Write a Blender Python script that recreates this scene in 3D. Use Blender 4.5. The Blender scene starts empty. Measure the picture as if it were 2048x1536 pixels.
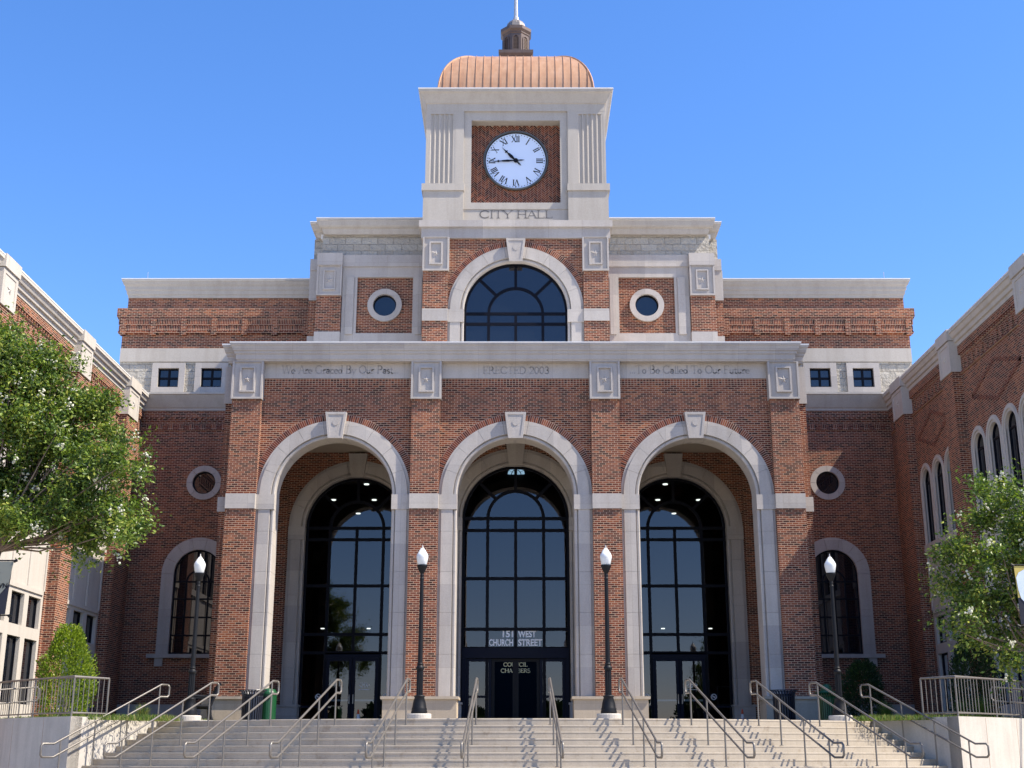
import bpy, bmesh, math, random
from mathutils import Vector, Matrix
from mathutils.geometry import tessellate_polygon
PI = math.pi
R = math.radians
rnd = random.Random(7)
SC = bpy.context.scene
COL = SC.collection

# ------------------------------------------------------------------ camera (height 0 = eye level)
cam_d = bpy.data.cameras.new("camera"); cam = bpy.data.objects.new("camera", cam_d); COL.objects.link(cam)
cam_d.sensor_width = 36.0
cam_d.lens = 2550 / 2048 * 36.0
cam_d.shift_x = -11 / 2048
cam_d.clip_start = 0.1; cam_d.clip_end = 3000
cam.location = (0.066, 0, 0)
cam.rotation_euler = (R(90 + 16.18), 0, 0)
SC.camera = cam
SC.render.resolution_x = 1024; SC.render.resolution_y = 768

# ------------------------------------------------------------------ light
SUN = Vector((1.0, -0.29, 1.37)).normalized()          # towards the sun
elev = math.asin(SUN.z); azim = math.atan2(SUN.x, SUN.y)
world = bpy.data.worlds.new("World"); SC.world = world; world.use_nodes = True
wn = world.node_tree; wn.nodes.clear()
sky = wn.nodes.new("ShaderNodeTexSky"); sky.sky_type = 'NISHITA'; sky.sun_disc = False
sky.sun_elevation = elev; sky.sun_rotation = azim
sky.altitude = 200; sky.air_density = 1.0; sky.dust_density = 0.25; sky.ozone_density = 5.0
bg = wn.nodes.new("ShaderNodeBackground"); bg.inputs[1].default_value = 0.138
wo = wn.nodes.new("ShaderNodeOutputWorld")
hs = wn.nodes.new('ShaderNodeHueSaturation'); hs.inputs['Saturation'].default_value = 1.2; wn.links.new(sky.outputs[0], hs.inputs['Color']); mu = wn.nodes.new('ShaderNodeMix'); mu.data_type = 'RGBA'; mu.blend_type = 'MULTIPLY'; mu.inputs[0].default_value = 1; mu.inputs[7].default_value = (1.08, 0.92, 1.0, 1); wn.links.new(hs.outputs[0], mu.inputs[6]); wn.links.new(mu.outputs[2], bg.inputs[0]); wn.links.new(bg.outputs[0], wo.inputs[0])
sl = bpy.data.lights.new("sun", 'SUN'); sl.energy = 5.0; sl.angle = R(0.53); sl.color = (1.0, 0.905, 0.77)
so = bpy.data.objects.new("sun", sl); COL.objects.link(so)
so.rotation_euler = SUN.to_track_quat('Z', 'Y').to_euler()
so.location = (40, -20, 60)
SC.view_settings.view_transform = 'Standard'; SC.view_settings.look = 'None'
SC.view_settings.exposure = 1.05; SC.view_settings.gamma = 1.0
SC.cycles.max_bounces = 8; SC.cycles.transparent_max_bounces = 12

# ------------------------------------------------------------------ materials
def newmat(name):
    m = bpy.data.materials.new(name); m.use_nodes = True
    nt = m.node_tree; nt.nodes.clear()
    out = nt.nodes.new("ShaderNodeOutputMaterial")
    return m, nt, out
def N(nt, t, **kw):
    n = nt.nodes.new(t)
    for k, v in kw.items(): setattr(n, k, v)
    return n
def L(nt, a, b): nt.links.new(a, b)
def math_node(nt, op, a, b=None, c=None):
    n = nt.nodes.new("ShaderNodeMath"); n.operation = op
    for i, v in enumerate((a, b, c)):
        if v is None: continue
        if isinstance(v, (int, float)): n.inputs[i].default_value = v
        else: nt.links.new(v, n.inputs[i])
    return n.outputs[0]
def mixrgb(nt, fac, a, b, mode='MIX'):
    n = nt.nodes.new("ShaderNodeMix"); n.data_type = 'RGBA'; n.blend_type = mode
    for i, v in ((0, fac), (6, a), (7, b)):
        if isinstance(v, (int, float)): n.inputs[i].default_value = v
        elif isinstance(v, tuple): n.inputs[i].default_value = (*v, 1) if len(v) == 3 else v
        else: nt.links.new(v, n.inputs[i])
    return n.outputs[2]
def wall_uv(nt, swap=False, off=(0, 0)):
    g = N(nt, "ShaderNodeNewGeometry")
    sn = N(nt, "ShaderNodeSeparateXYZ"); L(nt, g.outputs["True Normal"], sn.inputs[0])
    sp = N(nt, "ShaderNodeSeparateXYZ"); L(nt, g.outputs["Position"], sp.inputs[0])
    ax = math_node(nt, 'ABSOLUTE', sn.outputs[0]); ay = math_node(nt, 'ABSOLUTE', sn.outputs[1])
    gt = math_node(nt, 'GREATER_THAN', ax, ay)
    dx = math_node(nt, 'SUBTRACT', sp.outputs[1], sp.outputs[0])
    s = math_node(nt, 'MULTIPLY_ADD', gt, dx, sp.outputs[0])
    s = math_node(nt, 'ADD', s, off[0]); z = math_node(nt, 'ADD', sp.outputs[2], off[1])
    c = N(nt, "ShaderNodeCombineXYZ")
    L(nt, z if swap else s, c.inputs[0]); L(nt, s if swap else z, c.inputs[1])
    return c.outputs[0], g.outputs["Position"]
def noise(nt, vec, scale, detail=3, rough=0.55):
    n = N(nt, "ShaderNodeTexNoise"); n.inputs["Scale"].default_value = scale
    n.inputs["Detail"].default_value = detail; n.inputs["Roughness"].default_value = rough
    if vec is not None: L(nt, vec, n.inputs["Vector"])
    return n.outputs[0]
def ramp(nt, fac, stops, interp='LINEAR'):
    n = N(nt, "ShaderNodeValToRGB"); n.color_ramp.interpolation = interp
    cr = n.color_ramp
    while len(cr.elements) < len(stops): cr.elements.new(0.5)
    for e, (p, c) in zip(cr.elements, stops): e.position = p; e.color = (*c, 1)
    L(nt, fac, n.inputs[0]); return n.outputs[0]
def bsdf(nt, out, col, rough=0.8, metal=0.0, bump=None, bstr=0.3, bdist=0.02, spec=0.3):
    b = N(nt, "ShaderNodeBsdfPrincipled")
    if isinstance(col, tuple): b.inputs["Base Color"].default_value = (*col, 1)
    else: L(nt, col, b.inputs["Base Color"])
    if isinstance(rough, (int, float)): b.inputs["Roughness"].default_value = rough
    else: L(nt, rough, b.inputs["Roughness"])
    b.inputs["Metallic"].default_value = metal
    b.inputs["Specular IOR Level"].default_value = spec
    if bump is not None:
        bp = N(nt, "ShaderNodeBump"); bp.inputs["Strength"].default_value = bstr; bp.inputs["Distance"].default_value = bdist
        L(nt, bump, bp.inputs["Height"]); L(nt, bp.outputs[0], b.inputs["Normal"])
    L(nt, b.outputs[0], out.inputs[0]); return b

BRICKS = [(0.0, (0.036, 0.014, 0.011)), (0.18, (0.068, 0.021, 0.015)), (0.42, (0.130, 0.035, 0.020)), (0.75, (0.184, 0.052, 0.026)), (1.0, (0.245, 0.084, 0.040))]
def brick_mat(name, swap=False, w=0.2032, h=0.0677, offset=0.5, tint=(1, 1, 1), mortar=(0.44, 0.315, 0.22), off=(0, 0)):
    m, nt, out = newmat(name)
    v, pos = wall_uv(nt, swap, off)
    b = N(nt, "ShaderNodeTexBrick"); b.offset = offset; b.squash = 1.0
    L(nt, v, b.inputs["Vector"]); b.inputs["Scale"].default_value = 1.0
    b.inputs["Color1"].default_value = (0, 0, 0, 1); b.inputs["Color2"].default_value = (1, 1, 1, 1); b.inputs["Mortar"].default_value = (0.5, 0.5, 0.5, 1)
    b.inputs["Mortar Size"].default_value = 0.0082; b.inputs["Mortar Smooth"].default_value = 0.15; b.inputs["Bias"].default_value = 0.0
    b.inputs["Brick Width"].default_value = w; b.inputs["Row Height"].default_value = h
    fine = noise(nt, pos, 38, 2)
    t = math_node(nt, 'ADD', b.outputs["Color"], math_node(nt, 'MULTIPLY', math_node(nt, 'SUBTRACT', fine, 0.5), 0.25))
    col = ramp(nt, t, BRICKS)
    patch = noise(nt, pos, 0.55, 4)
    hue = ramp(nt, patch, [(0.34, (0.78, 0.72, 0.76)), (0.5, (1, 1, 1)), (0.68, (1.2, 1.24, 1.02))])
    col = mixrgb(nt, 1.0, col, hue, 'MULTIPLY')
    mort = mixrgb(nt, noise(nt, pos, 6, 3), tuple(c * 0.82 for c in mortar), tuple(c * 1.15 for c in mortar))
    col = mixrgb(nt, b.outputs["Fac"], col, mort)
    mp = N(nt, "ShaderNodeMapping"); mp.inputs["Scale"].default_value = (1.6, 1.6, 0.16); L(nt, pos, mp.inputs[0])
    st = noise(nt, mp.outputs[0], 1.0, 5, 0.65)
    col = mixrgb(nt, 1.0, col, ramp(nt, st, [(0.30, (0.84, 0.82, 0.80)), (0.5, (1, 1, 1)), (0.72, (1.10, 1.09, 1.07))]), 'MULTIPLY')
    if tint != (1, 1, 1): col = mixrgb(nt, 1.0, col, tint, 'MULTIPLY')
    inv = math_node(nt, 'SUBTRACT', 1.0, b.outputs["Fac"])
    bsdf(nt, out, col, 0.85, bump=inv, bstr=0.5, bdist=0.008, spec=0.2)
    return m
def island_brick_mat(name):
    m, nt, out = newmat(name)
    g = N(nt, "ShaderNodeNewGeometry")
    fine = noise(nt, g.outputs["Position"], 30, 2)
    t = math_node(nt, 'ADD', g.outputs["Random Per Island"], math_node(nt, 'MULTIPLY', math_node(nt, 'SUBTRACT', fine, 0.5), 0.2))
    col = ramp(nt, t, BRICKS)
    bsdf(nt, out, col, 0.85, spec=0.2); return m
def plain(name, col, rough=0.6, metal=0.0, spec=0.4, nscale=4.0, amt=0.12, bump=0.0):
    m, nt, out = newmat(name)
    g = N(nt, "ShaderNodeNewGeometry")
    n1 = noise(nt, g.outputs["Position"], nscale, 4)
    c = mixrgb(nt, n1, tuple(x * (1 - amt) for x in col), tuple(min(1, x * (1 + amt)) for x in col))
    bsdf(nt, out, c, rough, metal, bump=n1 if bump else None, bstr=bump, spec=spec); return m
def stone_mat(name, col=(0.41, 0.382, 0.35), bw=1.24, bh=1.3, joint=0.0035, off=(0, 0), jcol=0.6, stain=0.12, warm=0.0):
    m, nt, out = newmat(name)
    v, pos = wall_uv(nt, False, off)
    b = N(nt, "ShaderNodeTexBrick"); b.offset = 0.0; b.inputs["Scale"].default_value = 1.0; L(nt, v, b.inputs["Vector"])
    b.inputs["Color1"].default_value = (0.87, 0.87, 0.88, 1); b.inputs["Color2"].default_value = (1.10, 1.085, 1.06, 1)
    b.inputs["Mortar"].default_value = (jcol, jcol, jcol * 0.97, 1)
    b.inputs["Mortar Size"].default_value = joint; b.inputs["Mortar Smooth"].default_value = 0.3
    b.inputs["Brick Width"].default_value = bw; b.inputs["Row Height"].default_value = bh
    n1 = noise(nt, pos, 1.7, 5); n2 = noise(nt, pos, 22, 4)
    mp = N(nt, "ShaderNodeMapping"); mp.inputs["Scale"].default_value = (3.2, 3.2, 0.35); L(nt, pos, mp.inputs[0])
    n3 = noise(nt, mp.outputs[0], 1.0, 4)
    c = mixrgb(nt, n1, tuple(x * (1 - stain) for x in col), tuple(x * (1 + stain * 0.8) for x in col))
    c = mixrgb(nt, 1.0, c, ramp(nt, n2, [(0.3, (0.93, 0.93, 0.93)), (0.7, (1.05, 1.05, 1.05))]), 'MULTIPLY')
    c = mixrgb(nt, 1.0, c, ramp(nt, n3, [(0.25, (0.88, 0.87, 0.85)), (0.55, (1.0, 1.0, 1.0))]), 'MULTIPLY')
    c = mixrgb(nt, 1.0, c, b.outputs["Color"], 'MULTIPLY')
    bsdf(nt, out, c, 0.82, bump=n2, bstr=0.12, bdist=0.01, spec=0.25); return m

M = {}
M['brick'] = brick_mat("red_brick")
M['brick_soldier'] = brick_mat("soldier_brick", swap=True, offset=0.0)
M['brick_header'] = brick_mat("header_brick", w=0.1016, offset=0.0)
M['brick_dark'] = brick_mat("dark_brick", tint=(0.75, 0.62, 0.62))
M['isl'] = island_brick_mat("single_brick")
M['mortar'] = plain("mortar", (0.42, 0.32, 0.245), 0.9)
M['stone'] = stone_mat("limestone")
M['stone_plain'] = stone_mat("limestone_plain", joint=0.0, bw=50, bh=50)
M['stone_tan'] = stone_mat("limestone_tan", col=(0.40, 0.34, 0.262), bw=0.62, bh=0.5, jcol=0.75)
M['stone_cream'] = stone_mat("cream_stone", col=(0.50, 0.465, 0.41), joint=0, bw=50, bh=50, stain=0.06)
M['stone_grey'] = stone_mat("eifs_trim", col=(0.425, 0.394, 0.345), joint=0, bw=50, bh=50, stain=0.05)
M['flashing'] = plain("flashing", (0.72, 0.71, 0.68), 0.5)
M['soffit'] = plain("soffit", (0.42, 0.36, 0.28), 0.8, amt=0.05)
M['letter'] = plain("carved_letter", (0.15, 0.14, 0.13), 0.9)
M['letter_soft'] = plain("weathered_letter", (0.30, 0.285, 0.27), 0.9, nscale=3, amt=0.3)
M['frame'] = plain("window_frame", (0.0025, 0.003, 0.007), 0.5, spec=0.12)
M['doorframe'] = plain("door_frame", (0.003, 0.005, 0.016), 0.5, spec=0.15)
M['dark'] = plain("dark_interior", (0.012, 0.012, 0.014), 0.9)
M['clockface'] = plain("clock_face", (0.62, 0.72, 0.86), 0.35, amt=0.03)
M['black'] = plain("black_metal", (0.005, 0.005, 0.007), 0.5, spec=0.2)
M['rim'] = plain("clock_rim", (0.10, 0.10, 0.09), 0.4, metal=0.4)
M['lamp_metal'] = plain("lamp_metal", (0.007, 0.008, 0.010), 0.5, spec=0.2)
M['rail'] = plain("rail_steel", (0.18, 0.165, 0.145), 0.42, metal=0.5, amt=0.1)
M['white_letter'] = plain("white_vinyl", (0.80, 0.83, 0.86), 0.5)
M['gold_letter'] = plain("gold_vinyl", (0.80, 0.80, 0.50), 0.5)
M['steel'] = plain("brushed_steel", (0.55, 0.53, 0.48), 0.3, metal=0.8)
M['binblack'] = plain("bin_dark_blue", (0.014, 0.018, 0.030), 0.38, spec=0.5)
M['bingreen'] = plain("bin_green", (0.004, 0.06, 0.018), 0.38, spec=0.5)
M['orange'] = plain("cone_orange", (0.65, 0.10, 0.03), 0.5)
M['whitep'] = plain("white_plastic", (0.75, 0.75, 0.75), 0.5)
M['cloth'] = plain("banner_cloth", (0.15, 0.16, 0.14), 0.8)  # left banner: shade of its back-lit face put into the cloth colour
M['cloth_blue'] = plain("banner_pale_blue", (0.55, 0.63, 0.72), 0.8)
M['cloth_yellow'] = plain("banner_yellow", (0.45, 0.36, 0.10), 0.8)
M['cloth_dark'] = plain("banner_dark", (0.012, 0.014, 0.025), 0.8)
M['bark'] = plain("bark", (0.16, 0.12, 0.09), 0.9, nscale=12, amt=0.35)
M['lime_path'] = M['stone_tan']
def copper():
    m, nt, out = newmat("copper")
    g = N(nt, "ShaderNodeNewGeometry")
    mp = N(nt, "ShaderNodeMapping"); mp.inputs["Scale"].default_value = (4, 4, 0.6); L(nt, g.outputs["Position"], mp.inputs[0])
    n = noise(nt, mp.outputs[0], 1.0, 5)
    c = ramp(nt, n, [(0.25, (0.35, 0.19, 0.11)), (0.5, (0.43, 0.25, 0.145)), (0.75, (0.49, 0.305, 0.195))])
    bsdf(nt, out, c, 0.5, metal=0.35, spec=0.4); return m
M['copper'] = copper()
M['copper_dark'] = plain("aged_copper", (0.115, 0.085, 0.070), 0.5, metal=0.35, nscale=3, amt=0.35)
M['cap_metal'] = plain('weathered_cap', (0.22, 0.20, 0.18), 0.45, metal=0.5, nscale=5, amt=0.4)
M['lead'] = plain("spire_metal", (0.50, 0.49, 0.46), 0.4, metal=0.6)
def concrete(name, col, streak=0.35, wear=0.5):
    m, nt, out = newmat(name)
    v, pos = wall_uv(nt)
    mp = N(nt, "ShaderNodeMapping"); mp.inputs["Scale"].default_value = (4.5, 4.5, 0.5); L(nt, pos, mp.inputs[0])
    n1 = noise(nt, mp.outputs[0], 1.0, 6, 0.65); n2 = noise(nt, pos, 1.3, 6, 0.6); n3 = noise(nt, pos, 30, 4)
    c = mixrgb(nt, n2, tuple(x * 0.82 for x in col), tuple(x * 1.14 for x in col))
    c = mixrgb(nt, 1.0, c, ramp(nt, n1, [(0.28, (1 - streak,) * 3), (0.58, (1, 1, 1))]), 'MULTIPLY')
    n4 = noise(nt, pos, 4.0, 5, 0.7)
    c = mixrgb(nt, 1.0, c, ramp(nt, n4, [(0.30, (1 - wear * 0.5, 1 - wear * 0.58, 1 - wear * 0.66)), (0.45, (1, 1, 1))]), 'MULTIPLY')
    c = mixrgb(nt, 1.0, c, ramp(nt, n3, [(0.3, (0.93, 0.93, 0.93)), (0.7, (1.05, 1.05, 1.05))]), 'MULTIPLY')
    bsdf(nt, out, c, 0.88, bump=n3, bstr=0.15, bdist=0.01, spec=0.2); return m
M['concrete'] = concrete("retaining_concrete", (0.47, 0.44, 0.39), 0.16, 0.08)
M['steps'] = concrete("step_concrete", (0.40, 0.352, 0.285), 0.10, 0.5)
M['paving'] = concrete("paving", (0.44, 0.40, 0.345), 0.1, 0.3)
M['asphalt'] = plain("asphalt", (0.06, 0.06, 0.06), 0.9, nscale=20)
def rock():
    m, nt, out = newmat("split_face_stone")
    v, pos = wall_uv(nt, False, (0.1, 0.03))
    b = N(nt, "ShaderNodeTexBrick"); b.inputs["Scale"].default_value = 1; L(nt, v, b.inputs["Vector"])
    b.inputs["Color1"].default_value = (0.36, 0.33, 0.275, 1); b.inputs["Color2"].default_value = (0.41, 0.385, 0.33, 1); b.inputs["Mortar"].default_value = (0.345, 0.318, 0.265, 1)
    b.inputs["Mortar Size"].default_value = 0.012; b.inputs["Brick Width"].default_value = 0.62; b.inputs["Row Height"].default_value = 0.28; b.inputs["Mortar Smooth"].default_value = 1.0
    n = noise(nt, pos, 5.5, 5, 0.6)
    h = math_node(nt, 'SUBTRACT', n, math_node(nt, 'MULTIPLY', b.outputs["Fac"], 0.22))
    bsdf(nt, out, b.outputs["Color"], 0.9, bump=h, bstr=1.0, bdist=0.12, spec=0.2); return m
M['rock'] = rock()
def glass_mat(name, clear, tint=(0.5, 0.6, 0.75), refl=0.15, body=(0.006, 0.008, 0.012), gcol=(0.86, 0.84, 0.86)):
    m, nt, out = newmat(name)
    gl = N(nt, "ShaderNodeBsdfGlossy"); gl.inputs["Roughness"].default_value = 0.0; gl.inputs["Color"].default_value = (*gcol, 1)
    if clear:
        tr = N(nt, "ShaderNodeBsdfTransparent"); tr.inputs["Color"].default_value = (*tint, 1)
    else:
        tr = N(nt, "ShaderNodeBsdfDiffuse"); tr.inputs["Color"].default_value = (*body, 1)
    fr = N(nt, "ShaderNodeFresnel"); fr.inputs["IOR"].default_value = 1.5
    f = math_node(nt, 'MULTIPLY_ADD', fr.outputs[0], 0.85, refl - 0.035)
    mx = N(nt, "ShaderNodeMixShader"); L(nt, f, mx.inputs[0]); L(nt, tr.outputs[0], mx.inputs[1]); L(nt, gl.outputs[0], mx.inputs[2])
    L(nt, mx.outputs[0], out.inputs[0]); return m
M['glass'] = glass_mat("tinted_glass", False, refl=0.075)
M['glass_clear'] = glass_mat("entry_glass", True, refl=0.08, tint=(0.35,0.42,0.5))
M['glass_dark'] = glass_mat("automatic_door_glass", False, refl=0.0, body=(0.002, 0.005, 0.010), gcol=(0.5, 0.6, 0.7))
def emis(name, col, s):
    m, nt, out = newmat(name)
    e = N(nt, "ShaderNodeEmission"); e.inputs[0].default_value = (*col, 1); e.inputs[1].default_value = s
    L(nt, e.outputs[0], out.inputs[0]); return m
M['lit'] = emis("downlight_glow", (1.0, 0.93, 0.72), 1.9)
M['lit_blue'] = emis("far_daylit_window", (0.55, 0.75, 0.85), 0.7)
def globe_mat():
    m, nt, out = newmat("lamp_globe")
    g = N(nt, "ShaderNodeNewGeometry")
    b = bsdf(nt, out, (0.80, 0.83, 0.82), 0.18, spec=0.6)
    b.inputs["Transmission Weight"].default_value = 0.25
    return m
M['globe'] = globe_mat()
def leaf_mat(name, stops, trans=0.3):
    m, nt, out = newmat(name)
    g = N(nt, "ShaderNodeNewGeometry")
    n = noise(nt, g.outputs["Position"], 0.9, 2)
    t = math_node(nt, 'MULTIPLY_ADD', math_node(nt, 'SUBTRACT', n, 0.5), 0.8, g.outputs["Random Per Island"])
    c = ramp(nt, t, stops)
    d = N(nt, "ShaderNodeBsdfPrincipled"); L(nt, c, d.inputs["Base Color"]); d.inputs["Roughness"].default_value = 0.45; d.inputs["Specular IOR Level"].default_value = 0.35
    tl = N(nt, "ShaderNodeBsdfTranslucent"); L(nt, mixrgb(nt, 1.0, c, (1.1, 1.25, 0.5), 'MULTIPLY'), tl.inputs[0])
    mx = N(nt, "ShaderNodeMixShader"); mx.inputs[0].default_value = trans
    L(nt, d.outputs[0], mx.inputs[1]); L(nt, tl.outputs[0], mx.inputs[2]); L(nt, mx.outputs[0], out.inputs[0]); return m
M['leaf'] = leaf_mat("myrtle_leaf", [(0.0, (0.030, 0.062, 0.014)), (0.4, (0.078, 0.135, 0.020)), (0.8, (0.175, 0.245, 0.034)), (1.0, (0.30, 0.32, 0.06))])
M['leaf_bright'] = leaf_mat("holly_leaf", [(0.0, (0.07, 0.13, 0.012)), (0.5, (0.16, 0.24, 0.018)), (1.0, (0.30, 0.36, 0.03))])
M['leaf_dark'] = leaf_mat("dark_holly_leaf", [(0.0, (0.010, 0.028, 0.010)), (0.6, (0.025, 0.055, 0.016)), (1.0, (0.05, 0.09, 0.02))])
M['grass'] = leaf_mat("grass_blade", [(0.0, (0.06, 0.11, 0.02)), (0.6, (0.12, 0.19, 0.03)), (1.0, (0.28, 0.24, 0.10))])
M['soil'] = plain("soil", (0.07, 0.07, 0.03), 0.95)
M['blossom'] = plain("blossom", (0.50, 0.50, 0.38), 0.8)

# ------------------------------------------------------------------ mesh helpers
class Fr:
    """a wall frame: s along the wall, z up, d out of the wall"""
    def __init__(self, O, S=(1, 0, 0), Nn=(0, -1, 0)):
        self.O = Vector(O); self.S = Vector(S); self.N = Vector(Nn)
    def p(self, s, z, d=0.0): return self.O + self.S * s + Vector((0, 0, z)) + self.N * d
W0 = Fr((0, 0, 0), (1, 0, 0), (0, 1, 0))
class MB:
    def __init__(self): self.v = []; self.f = []; self.smooth = False
    def add(self, vs, fs):
        k = len(self.v); self.v += [tuple(x) for x in vs]; self.f += [tuple(i + k for i in f) for f in fs]; return self
    def box(self, F, s0, s1, z0, z1, d0, d1):
        vs = [F.p(s, z, d) for d in (d0, d1) for z in (z0, z1) for s in (s0, s1)]
        return self.add(vs, [(0, 1, 3, 2), (4, 6, 7, 5), (0, 4, 5, 1), (2, 3, 7, 6), (0, 2, 6, 4), (1, 5, 7, 3)])
    def wbox(self, x0, x1, y0, y1, z0, z1): return self.box(W0, x0, x1, z0, z1, y0, y1)
    def plate(self, F, outer, holes, d0, d1):
        loops = [outer] + list(holes)
        tri = tessellate_polygon([[Vector((a, b, 0)) for a, b in lp] for lp in loops])
        flat = [p for lp in loops for p in lp]; n = len(flat)
        vs = [F.p(a, b, d0) for a, b in flat] + [F.p(a, b, d1) for a, b in flat]
        fs = [tuple(t) for t in tri] + [tuple(i + n for i in reversed(t)) for t in tri]
        k = 0
        for lp in loops:
            m = len(lp)
            for i in range(m):
                a = k + i; b = k + (i + 1) % m; fs.append((a, b, b + n, a + n))
            k += m
        return self.add(vs, fs)
    def prism(self, F, poly, d0, d1): return self.plate(F, poly, [], d0, d1)
    def strip(self, rings, close=True, caps=True):
        """loft closed rings of equal length"""
        m = len(rings[0]); vs = [p for r in rings for p in r]; fs = []
        for k in range(len(rings) - 1):
            for i in range(m):
                j = (i + 1) % m
                fs.append((k * m + i, k * m + j, (k + 1) * m + j, (k + 1) * m + i))
        if caps: fs.append(tuple(range(m))); fs.append(tuple((len(rings) - 1) * m + i for i in reversed(range(m))))
        return self.add(vs, fs)
    def lathe(self, prof, c=(0, 0, 0), n=16, sx=1.0):
        rings = [[(c[0] + r * math.cos(2 * PI * i / n), c[1] + r * math.sin(2 * PI * i / n), c[2] + z) for i in range(n)] for r, z in prof]
        return self.strip(rings)
    def tube(self, pts, r, n=8, r2=None):
        pts = [Vector(p) for p in pts]; rings = []; prev = None
        for i, p in enumerate(pts):
            a = pts[i] - pts[i - 1] if i else pts[1] - pts[0]
            b = pts[i + 1] - pts[i] if i < len(pts) - 1 else a
            t = (a.normalized() + b.normalized()); t = t.normalized() if t.length > 1e-6 else a.normalized()
            if prev is None:
                u = t.orthogonal().normalized()
            else:
                u = (prev - t * prev.dot(t)).normalized()
            prev = u; w = t.cross(u)
            rr = r if r2 is None else r + (r2 - r) * i / (len(pts) - 1)
            cs = a.normalized().dot(t); k = 1.0 / max(cs, 0.5)
            rings.append([p + (u * math.cos(2 * PI * j / n) + w * math.sin(2 * PI * j / n)) * rr * (k if i not in (0, len(pts) - 1) else 1) for j in range(n)])
        return self.strip(rings)
    def sweep(self, path, prof, F=None):
        """cornice: profile (out, z) swept with mitres along a plan path of (x, y); out is to the right of travel"""
        n = len(path); rings = []
        for i in range(n):
            p = Vector(path[i])
            def nrm(a, b):
                t = (Vector(b) - Vector(a)).normalized(); return Vector((t.y, -t.x))
            if i == 0: m = nrm(path[0], path[1]); k = 1
            elif i == n - 1: m = nrm(path[-2], path[-1]); k = 1
            else:
                a = nrm(path[i - 1], path[i]); b = nrm(path[i], path[i + 1]); m = (a + b).normalized(); k = 1 / max(0.3, m.dot(a))
            rings.append([(p.x + m.x * o * k, p.y + m.y * o * k, z) for o, z in prof])
        return self.strip(rings)
    def build(self, name, mat, parent=None, smooth=False, label=None, recalc=True, world=True):
        me = bpy.data.meshes.new(name); me.from_pydata(self.v, [], self.f); me.update()
        if recalc:
            bm = bmesh.new(); bm.from_mesh(me); bmesh.ops.recalc_face_normals(bm, faces=bm.faces); bm.to_mesh(me); bm.free()
        if smooth: me.polygons.foreach_set("use_smooth", [True] * len(me.polygons))
        me.materials.append(M[mat] if isinstance(mat, str) else mat)
        o = bpy.data.objects.new(name, me); COL.objects.link(o)
        if parent is not None:
            o.parent = parent
            if world and parent.type == 'EMPTY': o.location = -parent.location
        if label: o['label'] = label
        return o
def build_each(mb, name, mat, parent, world=True):
    """every connected piece becomes an object of its own"""
    par = list(range(len(mb.v)))
    def find(a):
        while par[a] != a: par[a] = par[par[a]]; a = par[a]
        return a
    for f in mb.f:
        r = find(f[0])
        for k in f[1:]: par[find(k)] = r
    groups = {}
    for f in mb.f: groups.setdefault(find(f[0]), []).append(f)
    out = []
    for fs in groups.values():
        ids = sorted({k for f in fs for k in f}); mp = {k: i for i, k in enumerate(ids)}
        m = MB(); m.add([mb.v[k] for k in ids], [tuple(mp[k] for k in f) for f in fs]); out.append(m.build(name, mat, parent, world=world))
    return out
def tag(o, label=None, cat=None, group=None, kind=None):
    if label: o['label'] = label
    if cat: o['category'] = cat
    if group: o['group'] = group
    if kind: o['kind'] = kind
    return o
def thing(name, loc, label, cat, group=None, rz=0.0):
    o = bpy.data.objects.new(name, None); COL.objects.link(o); o.location = loc; o.rotation_euler = (0, 0, rz)
    o.empty_display_size = 0.2
    return tag(o, label, cat, group)
def copy_tree(o, parent=None):
    c = o.copy(); COL.objects.link(c)
    if parent is not None: c.parent = parent
    for ch in list(o.children): copy_tree(ch, c)
    return c
def arc_pts(xc, zc, r, a0, a1, n): return [(xc + r * math.cos(R(a0 + (a1 - a0) * i / n)), zc + r * math.sin(R(a0 + (a1 - a0) * i / n))) for i in range(n + 1)]
def circ(xc, zc, r, n=32): return [(xc + r * math.cos(2 * PI * i / n), zc + r * math.sin(2 * PI * i / n)) for i in range(n)]
def arch_poly(xc, a, z0, zs, n=20): return [(xc - a, z0)] + arc_pts(xc, zs, a, 180, 0, n) + [(xc + a, z0)]

# ------------------------------------------------------------------ arches
PROF = [(0.0, -0.72), (0.0, 0.03), (0.035, 0.055), (0.09, 0.045), (0.11, 0.0), (0.125, 0.0), (0.13, 0.10), (0.50, 0.10), (0.505, 0.045), (0.60, 0.045), (0.60, -0.1), (0.30, -0.72)]
def surround(F, xc, a, zb, zs, parent, prof=PROF, mat='stone', name='arch_surround', jl=1.3, nv=9, w=0.6, impost=0.49, gap=0.003):
    mb = MB()
    sc = w / 0.6
    prof = [(e * sc, d) for e, d in prof]
    z = zb
    while z < zs - impost - 0.01:
        z2 = min(z + jl, zs - impost)
        if zs - impost - z2 < 0.3: z2 = zs - impost
        for sgn in (-1, 1):
            mb.strip([[F.p(xc + sgn * (a + e), zz, d) for e, d in prof] for zz in (z + gap, z2 - gap)])
        z = z2
    if impost:
        for sgn in (-1, 1):
            s0, s1 = sorted((xc + sgn * (a - 0.006), xc + sgn * (a + w)))
            mb.box(F, s0, s1, zs - impost, zs, -0.73, 0.125)
    for k in range(nv):
        t0 = 180 - 180 * k / nv; t1 = 180 - 180 * (k + 1) / nv
        g = math.degrees(gap / a)
        rings = []
        for i in range(6):
            t = R(t0 - g + (t1 - t0 + 2 * g) * i / 5)
            rings.append([F.p(xc + (a + e) * math.cos(t), zs + (a + e) * math.sin(t), d) for e, d in prof])
        mb.strip(rings)
    return mb.build(name, mat, parent)
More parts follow.
